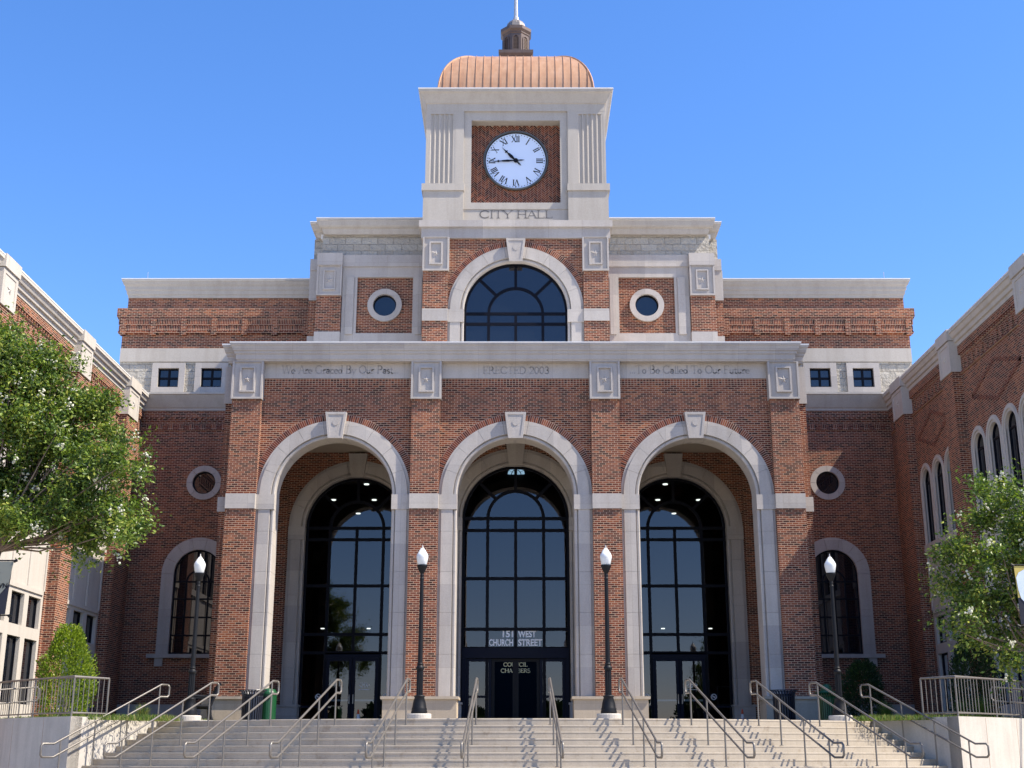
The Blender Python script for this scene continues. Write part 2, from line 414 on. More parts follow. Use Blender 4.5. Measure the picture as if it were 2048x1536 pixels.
def keystone(F, xc, z0, z1, w0, w1, parent, d=0.24):
    mb = MB()
    mb.prism(F, [(xc - w0, z0), (xc + w0, z0), (xc + w1, z1), (xc - w1, z1)], -0.05, d - 0.018)
    # raised border round a sunk field
    o = [(xc - w0, z0), (xc + w0, z0), (xc + w1, z1), (xc - w1, z1)]
    i = [(xc - w0 + .075, z0 + .08), (xc + w0 - .075, z0 + .08), (xc + w1 - .09, z1 - .09), (xc - w1 + .09, z1 - .09)]
    mb.plate(F, o, [i], d - 0.018, d)
    zc = z0 + (z1 - z0) * 0.60
    mb.prism(F, circ(xc, zc, 0.105, 20), d - 0.018, d - 0.004)
    return mb.build("keystone", 'stone_plain', parent)
def brick_ring(F, xc, a, zs, parent, dep=0.03, a0=6, a1=174):
    mb = MB(); n = int((a + 0.1) * R(a1 - a0) / 0.0677)
    for k in range(n):
        t0 = R(a0 + (a1 - a0) * (k + 0.13) / n); t1 = R(a0 + (a1 - a0) * (k + 0.87) / n)
        q = [(xc + r * math.cos(t), zs + r * math.sin(t)) for r, t in ((a + .008, t0), (a + .218, t0), (a + .218, t1), (a + .008, t1))]
        vs = [F.p(s, z, dep) for s, z in q] + [F.p(s, z, -.02) for s, z in q]
        mb.add(vs, [(0, 1, 2, 3), (0, 4, 5, 1), (1, 5, 6, 2), (2, 6, 7, 3), (3, 7, 4, 0)])
    o = mb.build("brick_ring", 'isl', parent)
    m2 = MB(); out = arc_pts(xc, zs, a + 0.228, a0, a1, 40); inn = arc_pts(xc, zs, a - 0.02, a1, a0, 40)
    m2.prism(F, out + inn, 0.0, dep - 0.008)
    m2.build("mortar_bed", 'mortar', parent); return o

# ------------------------------------------------------------------ lettering
GL = {
'C': (.85, 'A .45 .5 .42 .5 48 312;l .73 .95 .73 .72;l .73 .05 .73 .25'), 'I': (.34, 'L .17 0 .17 1;s .17 0;s .17 1'),
'T': (.78, 'L .39 0 .39 1;l .02 1 .76 1;s .39 0;l .03 1 .03 .84;l .75 1 .75 .84'), 'Y': (.8, 'L .04 1 .4 .48;l .76 1 .4 .48;L .4 .5 .4 0;s .4 0;s .06 1;s .74 1'),
'H': (.86, 'L .12 0 .12 1;L .74 0 .74 1;l .12 .52 .74 .52;s .12 0;s .12 1;s .74 0;s .74 1'), 'A': (.82, 'l .06 0 .4 1;L .4 1 .76 0;l .18 .33 .62 .33;s .06 0;s .76 0'),
'L': (.68, 'L .14 0 .14 1;l .14 0 .62 0;l .62 0 .62 .2;s .14 1;s .14 0'), 'E': (.7, 'L .12 0 .12 1;l .05 0 .62 0;l .05 1 .6 1;l .12 .52 .46 .52;l .62 0 .62 .2;l .6 1 .6 .82;l .46 .42 .46 .62'),
'F': (.66, 'L .12 0 .12 1;s .12 0;l .05 1 .6 1;l .12 .52 .46 .52;l .6 1 .6 .82'), 'R': (.8, 'L .12 0 .12 1;A .32 .75 .25 .25 -90 90;l .05 1 .32 1;l .12 .5 .32 .5;L .38 .5 .74 0;s .12 0;s .74 0'),
'P': (.68, 'L .12 0 .12 1;A .32 .73 .27 .27 -90 90;l .05 1 .32 1;l .12 .46 .32 .46;s .12 0'), 'D': (.86, 'L .12 0 .12 1;A .3 .5 .48 .5 -90 90;l .05 1 .3 1;l .05 0 .3 0'),
'B': (.74, 'L .12 0 .12 1;A .34 .76 .23 .24 -90 90;A .34 .26 .3 .26 -90 90;l .05 1 .34 1;l .12 .52 .34 .52;l .05 0 .34 0'),
'W': (1.16, 'L .04 1 .3 0;l .3 0 .57 1;L .57 1 .84 0;l .84 0 1.1 1;s .05 1;s .57 1;s 1.09 1'), 'G': (.9, 'A .45 .5 .42 .5 48 300;L .76 .04 .76 .42;s .76 .42;l .73 .95 .73 .74'),
'O': (.9, 'A .45 .5 .41 .5 0 360'), 'N': (.88, 'l .12 0 .12 1;L .12 1 .74 0;l .74 0 .74 1;s .12 0;s .12 1;s .74 1'), 'M': (1.0, 'l .12 0 .12 1;L .12 1 .5 .08;l .5 .08 .88 1;L .88 1 .88 0;s .12 0;s .88 0;s .1 1;s .9 1'),
'S': (.62, 'A .31 .75 .23 .25 40 270;A .31 .25 .25 .25 90 -140'), 'U': (.84, 'L .13 1 .13 .33;A .42 .33 .29 .33 180 360;l .71 .33 .71 1;s .13 1;s .71 1'),
'X': (.78, 'L .06 1 .72 0;l .70 1 .08 0;s .07 0;s .07 1;s .71 0;s .71 1'), 'V': (.78, 'L .05 1 .39 0;l .39 0 .73 1;s .06 1;s .72 1'),
'a': (.54, 'A .23 .15 .17 .15 20 340;L .42 0 .42 .38;A .25 .36 .17 .15 0 160'), 'e': (.52, 'A .26 .25 .22 .25 0 310;l .04 .27 .48 .27'), 'c': (.48, 'A .26 .25 .22 .25 45 315'),
'r': (.42, 'L .12 0 .12 .5;A .3 .32 .18 .17 50 180;s .12 0'), 'd': (.58, 'A .25 .25 .2 .25 0 360;L .47 0 .47 1;s .44 1'), 'l': (.28, 'L .13 0 .13 1;s .13 0'),
'y': (.54, 'L .04 .5 .27 .02;l .5 .5 .16 -.28;s .06 .5;s .48 .5'), 'u': (.58, 'L .1 .5 .1 .16;A .27 .17 .17 .17 180 360;L .46 0 .46 .5'), 't': (.38, 'L .16 .1 .16 .72;l .02 .5 .34 .5;A .28 .13 .12 .12 180 300'),
's': (.42, 'A .2 .37 .14 .13 40 270;A .2 .12 .15 .12 90 -140'), 'o': (.54, 'A .26 .25 .22 .25 0 360'), '.': (.24, 'L .1 0 .1 .1'), ' ': (.38, ''),
'2': (.62, 'A .3 .72 .24 .28 165 -35;l .5 .57 .06 0;L .06 .03 .58 .03'), '0': (.64, 'A .31 .5 .25 .5 0 360'), '3': (.6, 'A .28 .75 .21 .25 150 -90;A .28 .26 .25 .26 90 -150'),
}
def stroke_quad(mb, F, p, q, w, d0, d1):
    v = Vector((q[0] - p[0], q[1] - p[1]))
    if v.length < 1e-6: return
    n = Vector((-v.y, v.x)).normalized() * (w / 2)
    e = v.normalized() * (w * 0.15)
    poly = [(p[0] - e.x + n.x, p[1] - e.y + n.y), (q[0] + e.x + n.x, q[1] + e.y + n.y), (q[0] + e.x - n.x, q[1] + e.y - n.y), (p[0] - e.x - n.x, p[1] - e.y - n.y)]
    vs = [F.p(a, b, d) for d in (d0, d1) for a, b in poly]
    mb.add(vs, [(3, 2, 1, 0), (4, 5, 6, 7), (0, 1, 5, 4), (1, 2, 6, 5), (2, 3, 7, 6), (3, 0, 4, 7)])
def text_width(t): return sum(GL[c][0] for c in t)
def letters(mb, F, t, xc, z0, h, wid, d, wt=0.14, xf=None, upto=None, clip=None):
    """wid: total width; xf maps local (x, y) to wall coordinates"""
    tot = text_width(t); k = wid / tot; x = -wid / 2
    for ch in t:
        gw, st = GL[ch]
        for s in [q for q in st.split(';') if q]:
            a = s.split(); op = a[0]; n = [float(v) for v in a[1:]]
            def T(u, v):
                X = x + u * k; Y = v * h
                return xf(X, Y) if xf else (xc + X, z0 + Y)
            thick = wt * h if op in 'LA' else wt * h * 0.5
            if op in 'Ll': segs = [((n[0], n[1]), (n[2], n[3]))]
            elif op == 's': segs = [((n[0] - .13, n[1]), (n[0] + .13, n[1]))]; thick = wt * h * 0.42
            else:
                m = 12; ps = [(n[0] + n[2] * math.cos(R(n[4] + (n[5] - n[4]) * i / m)), n[1] + n[3] * math.sin(R(n[4] + (n[5] - n[4]) * i / m))) for i in range(m + 1)]
                segs = list(zip(ps[:-1], ps[1:]))
            for p, q in segs:
                P, Q = T(*p), T(*q)
                if clip and clip[0] < (P[0] + Q[0]) / 2 < clip[1]: continue
                stroke_quad(mb, F, P, Q, thick, d - 0.003, d)
        x += gw * k
def sans(F, text, xc, z0, h, wid, d, mat, parent, name="lettering", align='CENTER', bold=0.03):
    cu = bpy.data.curves.new("txt", 'FONT'); cu.body = text; cu.align_x = 'LEFT'; cu.extrude = 0.0; cu.offset = bold
    to = bpy.data.objects.new("txt", cu); COL.objects.link(to)
    dg = bpy.context.evaluated_depsgraph_get(); dg.update()
    me = bpy.data.meshes.new_from_object(to.evaluated_get(dg)); bpy.data.objects.remove(to)
    xs = [v.co.x for v in me.vertices]; ys = [v.co.y for v in me.vertices]
    x0, x1, y0, y1 = min(xs), max(xs), min(ys), max(ys)
    vs = [F.p(xc - wid / 2 + (v.co.x - x0) / (x1 - x0) * wid, z0 + (v.co.y - y0) / (y1 - y0) * h, d) for v in me.vertices]
    mb = MB(); mb.add(vs, [tuple(p.vertices) for p in me.polygons]); bpy.data.meshes.remove(me)
    return mb.build(name, mat, parent, recalc=False)

# ================================================================== CITY HALL
T = 0.79                      # terrace level
GZ = -1.63                    # plaza level
hall = thing("city_hall", (0, 41.0, T), "red brick city hall with three limestone arches, clock tower and copper dome", "building")
F0 = Fr((0, 41.0, 0)); F1 = Fr((0, 47.1, 0)); F2 = Fr((0, 45.1, 0)); F3 = Fr((0, 44.3, 0)); F4 = Fr((0, 46.1, 0)); F5 = Fr((0, 48.3, 0))
BAYS = (-5.94, 0.0, 5.94); A = 1.91; ZS = 8.12
# ---- portico front wall
def comb(x0, x1, z0, z1, xs, a, zs):
    pts = [(x0, z0)]
    for xc in xs: pts += arch_poly(xc, a, z0, zs, 28)
    pts += [(x1, z0), (x1, z1), (x0, z1)]
    return pts
mb = MB(); mb.plate(F0, comb(-9.40, 9.40, T, 12.9, BAYS, 2.46, ZS), [], -0.70, 0.0)
mb.wbox(-9.40, -8.9, 41.701, 48.3, T, 12.9); mb.wbox(8.9, 9.40, 41.701, 48.3, T, 12.9)
portico = mb.build("portico_wall", 'brick', hall)
MB().wbox(-8.899, 8.899, 41.701, 47.1, 10.96, 11.3).build("portico_ceiling", 'soffit', hall)
MB().wbox(-9.3, 9.3, 41.1, 44.2, 12.9, 13.05).wbox(-9.3, 9.3, 44.2, 48.2, 12.9, 13.05).build("portico_roof", 'flashing', hall)
for xc in BAYS:
    s = surround(F0, xc, A, T + 0.925, ZS, hall)
    keystone(F0, xc, 9.98, 10.87, 0.24, 0.35, s)
    brick_ring(F0, xc, 2.5, ZS, s)
# pilasters with star capitals
def star(mb, F, xc, zc, r, d):
    pts = []
    for k in range(10):
        rr = r if k % 2 == 0 else r * 0.34
        t = R(90 + 36 * k); pts.append((xc + rr * math.cos(t), zc + rr * math.sin(t)))
    vs = [F.p(a, b, d) for a, b in pts] + [F.p(xc, zc, d + 0.045)]
    mb.add(vs, [(k, (k + 1) % 10, 10) for k in range(10)])
def capital(F, xc, z0, z1, hw, d, parent, topd=0.0, st=True, mat='stone_plain', name="capital"):
    """panelled limestone capital: sunk field, raised inner frame, star"""
    mb = MB(); mb.box(F, xc - hw, xc + hw, z0, z1, -0.02, d - 0.05)
    b = 0.065
    mb.plate(F, [(xc - hw, z0), (xc + hw, z0), (xc + hw, z1), (xc - hw, z1)], [[(xc - hw + b, z0 + b), (xc + hw - b, z0 + b), (xc + hw - b, z1 - 0.02), (xc - hw + b, z1 - 0.02)]], d - 0.05, d)
    h = z1 - z0; iw = hw * 0.50; y0 = z0 + h * 0.18; y1 = z1 - h * 0.14
    mb.plate(F, [(xc - iw, y0), (xc + iw, y0), (xc + iw, y1), (xc - iw, y1)], [[(xc - iw + .055, y0 + .055), (xc + iw - .055, y0 + .055), (xc + iw - .055, y1 - .055), (xc - iw + .055, y1 - .055)]], d - 0.05, d + 0.015)
    if st: star(mb, F, xc, (y0 + y1) / 2, 0.19, d - 0.05)
    return mb.build(name, mat, parent)
PIL = 0.24
for xc, hw in ((-8.92, 0.48), (-2.97, 0.47), (2.97, 0.47), (8.92, 0.48)):
    p = MB().box(F0, xc - hw, xc + hw, T + 0.92, 12.60, 0.0, PIL).build("pilaster", 'brick', hall)
    capital(F0, xc, 11.30, 12.59, hw + 0.035, PIL + 0.09, p)
    MB().box(F0, xc - hw - 0.004, xc + hw + 0.004, ZS - 0.49, ZS, 0.0, PIL + 0.05).build("string_course", 'stone', p)
    x0, x1 = xc - hw - 0.68, xc + hw + 0.68
    if xc < -5: x0 = xc - hw - 0.06
    if xc > 5: x1 = xc + hw + 0.06
    pl = MB().box(F0, x0, x1, T, T + 0.84, -0.76, PIL + 0.12).box(F0, x0 - 0.06, x1 + 0.06, T + 0.84, T + 0.925, -0.80, PIL + 0.19)
    pl.build("plinth", 'stone_tan', p)
# corner returns beyond the end pilasters
for sg in (-1, 1):
    a0, a1 = sorted((sg * 9.40, sg * 9.74))
    p = MB().wbox(a0, a1, 41.35, 42.3, T + 0.9, 12.6).build("corner_pilaster", 'brick', hall)
    Fs = Fr((0, 41.35, 0)); c0, c1 = sorted((sg * 9.41, sg * 9.79))
    m = MB(); m.box(Fs, c0, c1, 11.30, 12.59, -0.98, 0.05)
    m.build("capital", 'stone_plain', p)
    MB().box(Fs, c0, c1 - .0, ZS - 0.49, ZS, -0.96, 0.05).build("string_course", 'stone', p)
    MB().box(Fs, *sorted((sg * 9.47, sg * 9.86)), T, T + 0.925, -1.0, 0.12).build("plinth", 'stone_tan', p)
    MB().wbox(*sorted((sg * 9.40, sg * 9.50)), 42.32, 48.3, T, T + 0.9).build("side_plinth", 'stone_tan', hall)
# frieze and cornice
mb = MB()
for a0, a1 in ((-8.40, -3.47), (-2.46, 2.46), (3.47, 8.40)): mb.box(F0, a0, a1, 12.08, 12.60, 0.001, 0.05)
frieze = mb.build("frieze", 'stone', hall)
mb = MB()
for a0, a1 in ((-8.40, -3.47), (-2.46, 2.46), (3.47, 8.40)): mb.box(F0, a0, a1, 11.86, 12.078, 0.001, 0.012)
build_each(mb, "header_course", 'brick_header', hall)
CPROF = [(0.0, 12.60), (0.36, 12.60), (0.38, 12.65), (0.40, 12.66), (0.42, 12.82), (0.46, 12.84), (0.47, 12.92), (0.51, 12.94), (0.56, 13.08), (0.60, 13.12), (0.60, 13.18), (0.0, 13.20)]
def portico_path(o):  # front, stepping back at the corners
    return [(-9.29, 48.3), (-9.29, 41.25), (-8.98, 41.25), (-8.98, 41.0), (8.98, 41.0), (8.98, 41.25), (9.29, 41.25), (9.29, 48.3)]
pth = portico_path(0)
MB().sweep(pth, [(o * .885, z) for o, z in CPROF]).build("cornice", 'stone', hall)
MB().sweep(pth, [(0.10, 13.195), (0.55, 13.175), (0.555, 13.215), (0.10, 13.235)]).build("cornice_flashing", 'flashing', hall)
mb = MB(); letters(mb, F0, "We Are Graced By Our Past...", -5.87, 12.25, 0.27, 3.92, 0.056, 0.12); mb.build("inscription", 'letter_soft', frieze)
mb = MB(); letters(mb, F0, "ERECTED 2003", 0.02, 12.24, 0.24, 2.22, 0.056, 0.13); mb.build("inscription", 'letter_soft', frieze)
mb = MB(); letters(mb, F0, "...To Be Called To Our Future", 5.84, 12.25, 0.27, 4.02, 0.056, 0.12); mb.build("inscription", 'letter_soft', frieze)
# ---- inner entry wall
mb = MB(); mb.plate(F1, comb(-8.899, -2.76, T, 11.0, (-5.94,), 2.46, ZS), [], -0.5, 0.0); mb.plate(F1, comb(2.76, 8.899, T, 11.0, (5.94,), 2.46, ZS), [], -0.5, 0.0)
mb.box(F1, -8.899, -8.5, T, 10.9, 0.001, 0.15).box(F1, 8.5, 8.899, T, 10.9, 0.001, 0.15)
build_each(mb, "entry_wall", 'brick', hall)
mb = MB(); mb.plate(F2, comb(-2.9, 2.9, T, 10.95, (0.0,), 2.3, ZS), [], -0.5, 0.0); mb.wbox(-2.9, -2.52, 45.601, 47.6, T, 10.95); mb.wbox(2.52, 2.9, 45.601, 47.6, T, 10.95)
mb.build("vestibule_wall", 'brick', hall)
INPROF = [(e, min(d, 0.12) if d > -0.5 else -0.42) for e, d in PROF]
for F, xc in ((F1, -5.94), (F2, 0.0), (F1, 5.94)):
    s = surround(F, xc, A, T + 0.9, ZS, hall, prof=INPROF)
    keystone(F, xc, 9.98, 10.87, 0.24, 0.35, s)
    m = MB()
    for sg in (-1, 1):
        a0, a1 = sorted((xc + sg * 1.86, xc + sg * 2.62)); m.box(F, a0, a1, T, T + 0.83, -0.44, 0.2); m.box(F, a0 - .04, a1 + .04, T + .83, T + .9, -0.46, 0.25)
    build_each(m, "plinth", 'stone', s)
for a0, a1 in ((-8.49, -7.94 - .66), (7.94 + .66, 8.49)):
    MB().box(F1, a0, a1, T, T + 0.85, 0.001, 0.1).build("plinth", 'stone', hall)
# ---- entry glazing
def curtain(F, xc, d, bars, heads, doors, sidebars=True, z0=T, pane_mat='glass_clear', rad=1.0, name="entry_window", low=None):
    """frame with fanlight; returns the frame object"""
    mb = MB(); a = A; t = 0.055
    out = arch_poly(xc, a + 0.02, z0, ZS if low is None else low, 28); inn = arch_poly(xc, a - 0.09, z0 + 0.0, ZS if low is None else low, 28)
    zs = ZS if low is None else low
    mb.prism(F, [(xc - a - .02, z0)] + arc_pts(xc, zs, a + .02, 180, 0, 28) + [(xc + a + .02, z0), (xc + a - .09, z0)] + arc_pts(xc, zs, a - .09, 0, 180, 28) + [(xc - a + .09, z0)], d - 0.05, d + 0.06)
    for z in bars: mb.box(F, xc - a + .05, xc + a - .05, z - t, z + t, d - 0.04, d + 0.045)
    for sx in (-rad, 0, rad):
        top = zs if sx else zs
        mb.box(F, xc + sx - t, xc + sx + t, heads if not (sx == 0 and doors == 'slide') else heads, top, d - 0.04, d + 0.042)
    for sx in (-rad, rad): mb.box(F, xc + sx - t, xc + sx + t, z0, heads, d - 0.04, d + 0.042)
    mb.prism(F, arc_pts(xc, zs, rad + t, 0, 180, 20) + arc_pts(xc, zs, rad - t, 180, 0, 20), d - 0.04, d + 0.042)
    for ang in (45, 90, 135):
        c, s_ = math.cos(R(ang)), math.sin(R(ang)); nx, nz = -s_ * t, c * t
        r0, r1 = rad, a - 0.03
        mb.prism(F, [(xc + r0 * c + nx, zs + r0 * s_ + nz), (xc + r0 * c - nx, zs + r0 * s_ - nz), (xc + r1 * c - nx, zs + r1 * s_ - nz), (xc + r1 * c + nx, zs + r1 * s_ + nz)], d - 0.04, d + 0.041)
    fr = mb.build(name, 'frame', hall)
    # one pane per light
    xs = [-a + .02, -rad, 0, rad, a - .02]; zz = [heads] + sorted(bars)
    def pane(poly, dd=0.0):
        m = MB(); m.add([F.p(x, z, d + dd) for x, z in poly], [tuple(range(len(poly)))]); return m.build("pane", pane_mat, fr, recalc=False)
    for i in range(4):
        for j in range(len(zz) - 1):
            pane([(xc + xs[i], zz[j]), (xc + xs[i + 1], zz[j]), (xc + xs[i + 1], zz[j + 1]), (xc + xs[i], zz[j + 1])])
    pane(arc_pts(xc, zs, rad, 0, 180, 18))
    for k in range(4):
        pane(arc_pts(xc, zs, a - .02, 45 * k, 45 * (k + 1), 8) + arc_pts(xc, zs, rad, 45 * (k + 1), 45 * k, 8))
    return fr, pane
BARS = (3.54, 4.20, 5.97, 7.69, 8.12)
def nosmoke(F, x, z, d, parent):
    mb = MB(); r = 0.095
    for k in range(16):
        p, q = [(x + r * math.cos(2 * PI * i / 16), z + r * math.sin(2 * PI * i / 16)) for i in (k, k + 1)]
        stroke_quad(mb, F, p, q, 0.028, d - .002, d)
    stroke_quad(mb, F, (x - .06, z + .06), (x + .06, z - .06), 0.026, d - .002, d); stroke_quad(mb, F, (x - .055, z), (x + .055, z), 0.03, d - .002, d)
    return mb.build("no_smoking_sticker", 'white_letter', parent)
def door_leaf(F, x0, x1, z0, z1, d, parent, handle=None, mat='doorframe', rail=0.11, bar=False, pane_mat='glass_clear', mid=None):
    mb = MB(); mb.plate(F, [(x0, z0), (x1, z0), (x1, z1), (x0, z1)], [[(x0 + rail, z0 + .2), (x1 - rail, z0 + .2), (x1 - rail, z1 - rail), (x0 + rail, z1 - rail)]], d - .02, d + .03)
    if mid: mb.box(F, x0 + rail - .01, x1 - rail + .01, mid - .04, mid + .04, d - .018, d + .028)
    o = mb.build("door", mat, parent)
    m = MB(); m.add([F.p(a, b, d) for a, b in ((x0 + rail, z0 + .2), (x1 - rail, z0 + .2), (x1 - rail, z1 - rail), (x0 + rail, z1 - rail))], [(0, 1, 2, 3)]); m.build("pane", pane_mat, o, recalc=False)
    if handle is not None:
        MB().tube([F.p(handle, z0 + .95, d + .03), F.p(handle, z0 + .95, d + .10), F.p(handle, z0 + 1.25, d + .10), F.p(handle, z0 + 1.25, d + .03)], .014).build("handle", 'steel', o)
    if bar: MB().box(F, x0 + rail, x1 - rail, z0 + 1.03, z0 + 1.09, d - .09, d - .03).build("push_bar", 'steel', o)
    return o
def smalltext(F, x, z, d, parent, mat='white_letter'):
    mb = MB()
    for k, w in enumerate((0.26, 0.40, 0.26)):
        n = 9; x0 = x - w / 2
        for i in range(n):
            if rnd.random() < .18: continue
            mb.box(F, x0 + w * i / n, x0 + w * (i + .74) / n, z - k * .065, z - k * .065 + .026, d - .001, d + .001)
    mb.box(F, x - .2, x + .2, z - .22, z - .205, d - .001, d + .001)
    return mb.build("door_notice", mat, parent)
for sg, xc in ((-1, -5.94), (1, 5.94)):
    fr, pane = curtain(F1, xc, -0.30, BARS, 3.54, 'hinge')
    # side lights below the transom
    for x0, x1 in ((-A + .02, -1.0), (1.0, A - .02)): pane([(xc + x0, T), (xc + x1, T), (xc + x1, 3.54), (xc + x0, 3.54)])
    tm_ = MB().box(F1, xc - A + .05, xc - .95, 1.60, 1.67, -.33, -.26).box(F1, xc + .95, xc + A - .05, 1.60, 1.67, -.33, -.26).box(F1, xc - 1, xc + 1, 3.36, 3.54, -.345, -.255); build_each(tm_, "transom", 'doorframe', fr)
    door_leaf(F1, xc - .94, xc - .01, T + .01, 3.355, -.30, hall, handle=xc - .07, bar=True)
    d2 = door_leaf(F1, xc + .01, xc + .94, T + .01, 3.355, -.30, hall, handle=xc + .07, bar=True)
    smalltext(F1, xc + .46, 2.45, -.292, d2)
    nosmoke(F1, xc - 1.2, 1.98, -.29, fr); nosmoke(F1, xc + 1.22, 1.98, -.29, fr)
    if sg > 0:
        MB().plate(F1, [(xc + 1.36, 1.70), (xc + 1.84, 1.70), (xc + 1.84, 2.36), (xc + 1.36, 2.36)], [[(xc + 1.39, 1.73), (xc + 1.81, 1.73), (xc + 1.81, 2.33), (xc + 1.39, 2.33)]], -.4, -.37).build("notice_frame", 'rim', fr)
fr, pane = curtain(F2, 0.0, -0.25, BARS, 3.54, 'slide')
MB().box(F2, -A + .05, A - .05, 3.20, 3.54, -.28, -.14).box(F2, -.22, .22, 3.20, 3.28, -.14, -.10).build("door_header", 'doorframe', fr)
door_leaf(F2, -1.72, -.84, T + .01, 3.19, -.25, hall, mid=1.9, rail=.10)
door_leaf(F2, .84, 1.72, T + .01, 3.19, -.25, hall, mid=1.9, rail=.10)
jm = MB().box(F2, -A + .05, -1.73, T, 3.2, -.28, -.17).box(F2, 1.73, A - .05, T, 3.2, -.28, -.17); build_each(jm, "door_jamb", 'doorframe', fr)
dl = door_leaf(F2, -.83, -.005, T + .01, 3.19, -.33, hall, rail=.10, mat='black', pane_mat='glass_dark')
dr = door_leaf(F2, .005, .83, T + .01, 3.19, -.33, hall, rail=.10, mat='black', pane_mat='glass_dark')
sans(F2, "151", -.27, 3.92, 0.235, 0.37, -.246, 'white_letter', fr)
sans(F2, "WEST", .40, 3.92, 0.235, 0.63, -.246, 'white_letter', fr)
sans(F2, "CHURCH", -.51, 3.625, 0.235, 0.84, -.246, 'white_letter', fr)
sans(F2, "STREET", .51, 3.625, 0.235, 0.84, -.246, 'white_letter', fr)
for par_, cl in ((dl, (-.10, 9)), (dr, (-9, .075))):
    mb = MB(); letters(mb, F2, "COUNCIL", 0, 2.93, .13, .84, -.322, .17, clip=cl); mb.build("lettering", 'gold_letter', par_)
    mb = MB(); letters(mb, F2, "CHAMBERS", 0, 2.72, .13, 1.02, -.322, .17, clip=cl); mb.build("lettering", 'gold_letter', par_)
# interior behind the glass: dark hall with ceiling lights
mb = MB()
mb.wbox(-13, 13, 64, 64.2, T, 15.0); mb.wbox(-13, -4, 48.9, 64, 10.77, 11); mb.wbox(4, 13, 48.9, 64, 10.77, 11); mb.wbox(-4.2, -4, 48.9, 64, 11, 15); mb.wbox(4, 4.2, 48.9, 64, 11, 15); mb.wbox(-4, 4, 48.9, 64, 14.9, 15); mb.wbox(-13.2, -13, 48.8, 64, T, 12.6); mb.wbox(13, 13.2, 48.8, 64, T, 12.6); mb.wbox(-13, 13, 47.62, 64, T - .06, T - .01)
mb.wbox(-9, -8.6, 47.62, 48.9, T, 11); mb.wbox(8.6, 9, 47.62, 48.9, T, 11); mb.wbox(-9, 9, 47.62, 48.9, 10.95, 11.1); mb.wbox(-9, 9, 48.85, 48.9, 11.0, 12.6)
mb.build("interior", 'dark', hall)
for x, y, z in ((-6.2, 52, 10.75), (-8.04, 55.4, 10.75), (-6.25, 55.4, 10.75), (-7.35, 58.7, 10.75), (6.2, 52, 10.75), (8.04, 55.4, 10.75), (6.25, 55.4, 10.75), (7.35, 58.7, 10.75)):
    MB().lathe([(0.0, -.015), (.105, -.015), (.105, .03), (0.0, .03)], (x, y, z), 14).build("ceiling_downlight", 'lit', hall)
for x in (-7.55, -5.75, 5.75, 7.6):
    MB().lathe([(0.0, -.01), (.075, -.01), (.075, .02), (0.0, .02)], (x, 50.5, 4.7), 12).build("lobby_downlight", 'lit', hall)
# a day-lit half-round window at the back of the lobby
mb = MB()
Fb = Fr((0, 63.9, 0))
for ri, ro in ((.05, .22), (.26, .43)):
    for k in range(6):
        mb.prism(Fb, arc_pts(0, 13.72, ro, 30 * k + 2, 30 * k + 28, 4) + arc_pts(0, 13.72, ri, 30 * k + 28, 30 * k + 2, 4), 0, .02)
mb.build("back_fanlight", 'lit_blue', hall)

# ---- tower, lower stage
mb = MB(); mb.plate(F3, comb(-3.43, 3.43, 12.9, 18.51, (0.0,), 2.46, 15.68), [], -0.5, 0.0)
mb.wbox(-3.43, -3.0, 44.801, 51.2, 12.9, 18.51); mb.wbox(3.0, 3.43, 44.801, 51.2, 12.9, 18.51); mb.wbox(-3.43, 3.43, 51.2, 51.4, 12.9, 18.51)
tower = mb.build("tower_wall", 'brick', hall)
MB().wbox(-2.99, 2.99, 45.6, 45.7, 12.9, 18.5).build("tower_interior", 'dark', hall)
s = surround(F3, 0, A, 12.9, 15.68, hall, prof=INPROF)
keystone(F3, 0, 17.52, 18.44, 0.24, 0.36, s)
brick_ring(F3, 0, 2.5, 15.68, s, a0=24, a1=156)
TB = (13.6, 15.22, 15.62)
def fan_window(F, xc, d, zb, zs, bars):
    mb = MB(); a = A; t = .05; rad = 1.0
    mb.prism(F, [(xc - a - .02, zb)] + arc_pts(xc, zs, a + .02, 180, 0, 28) + [(xc + a + .02, zb), (xc + a - .08, zb)] + arc_pts(xc, zs, a - .08, 0, 180, 28) + [(xc - a + .08, zb)], d - .05, d + .06)
    for z in bars: mb.box(F, xc - a + .05, xc + a - .05, z - t, z + t, d - .04, d + .045)
    for sx in (-rad, 0, rad): mb.box(F, xc + sx - t, xc + sx + t, zb, zs - .06, d - .04, d + .042)
    zc = zs - .06
    mb.prism(F, arc_pts(xc, zc, rad + t, 0, 180, 20) + arc_pts(xc, zc, rad - t, 180, 0, 20), d - .04, d + .042)
    for ang in (45, 90, 135):
        c, s_ = math.cos(R(ang)), math.sin(R(ang)); nx, nz = -s_ * t, c * t
        mb.prism(F, [(xc + rad * c + nx, zc + rad * s_ + nz), (xc + rad * c - nx, zc + rad * s_ - nz), (xc + (a - .03) * c - nx, zc + (a - .03) * s_ - nz), (xc + (a - .03) * c + nx, zc + (a - .03) * s_ + nz)], d - .04, d + .041)
    fr = mb.build("arched_window", 'frame', hall)
    m = MB(); pl = arch_poly(xc, a - .03, zb, zs, 24); m.add([F.p(x, z, d) for x, z in pl], [tuple(range(len(pl)))]); m.build("pane", 'glass', fr, recalc=False)
    return fr
fan_window(F3, 0, -0.25, 12.95, 15.68, TB)
for sg in (-1, 1):
    xc = sg * 2.965
    p = MB().box(F3, xc - .465, xc + .465, 12.9, 17.2, .001, .13).build("tower_pilaster", 'brick', hall)
    capital(F3, xc, 17.17, 18.50, .49, .22, p)
    MB().box(F3, xc - .47, xc + .47, 15.22, 15.68, 0.0, .19).build("string_course", 'stone', p)
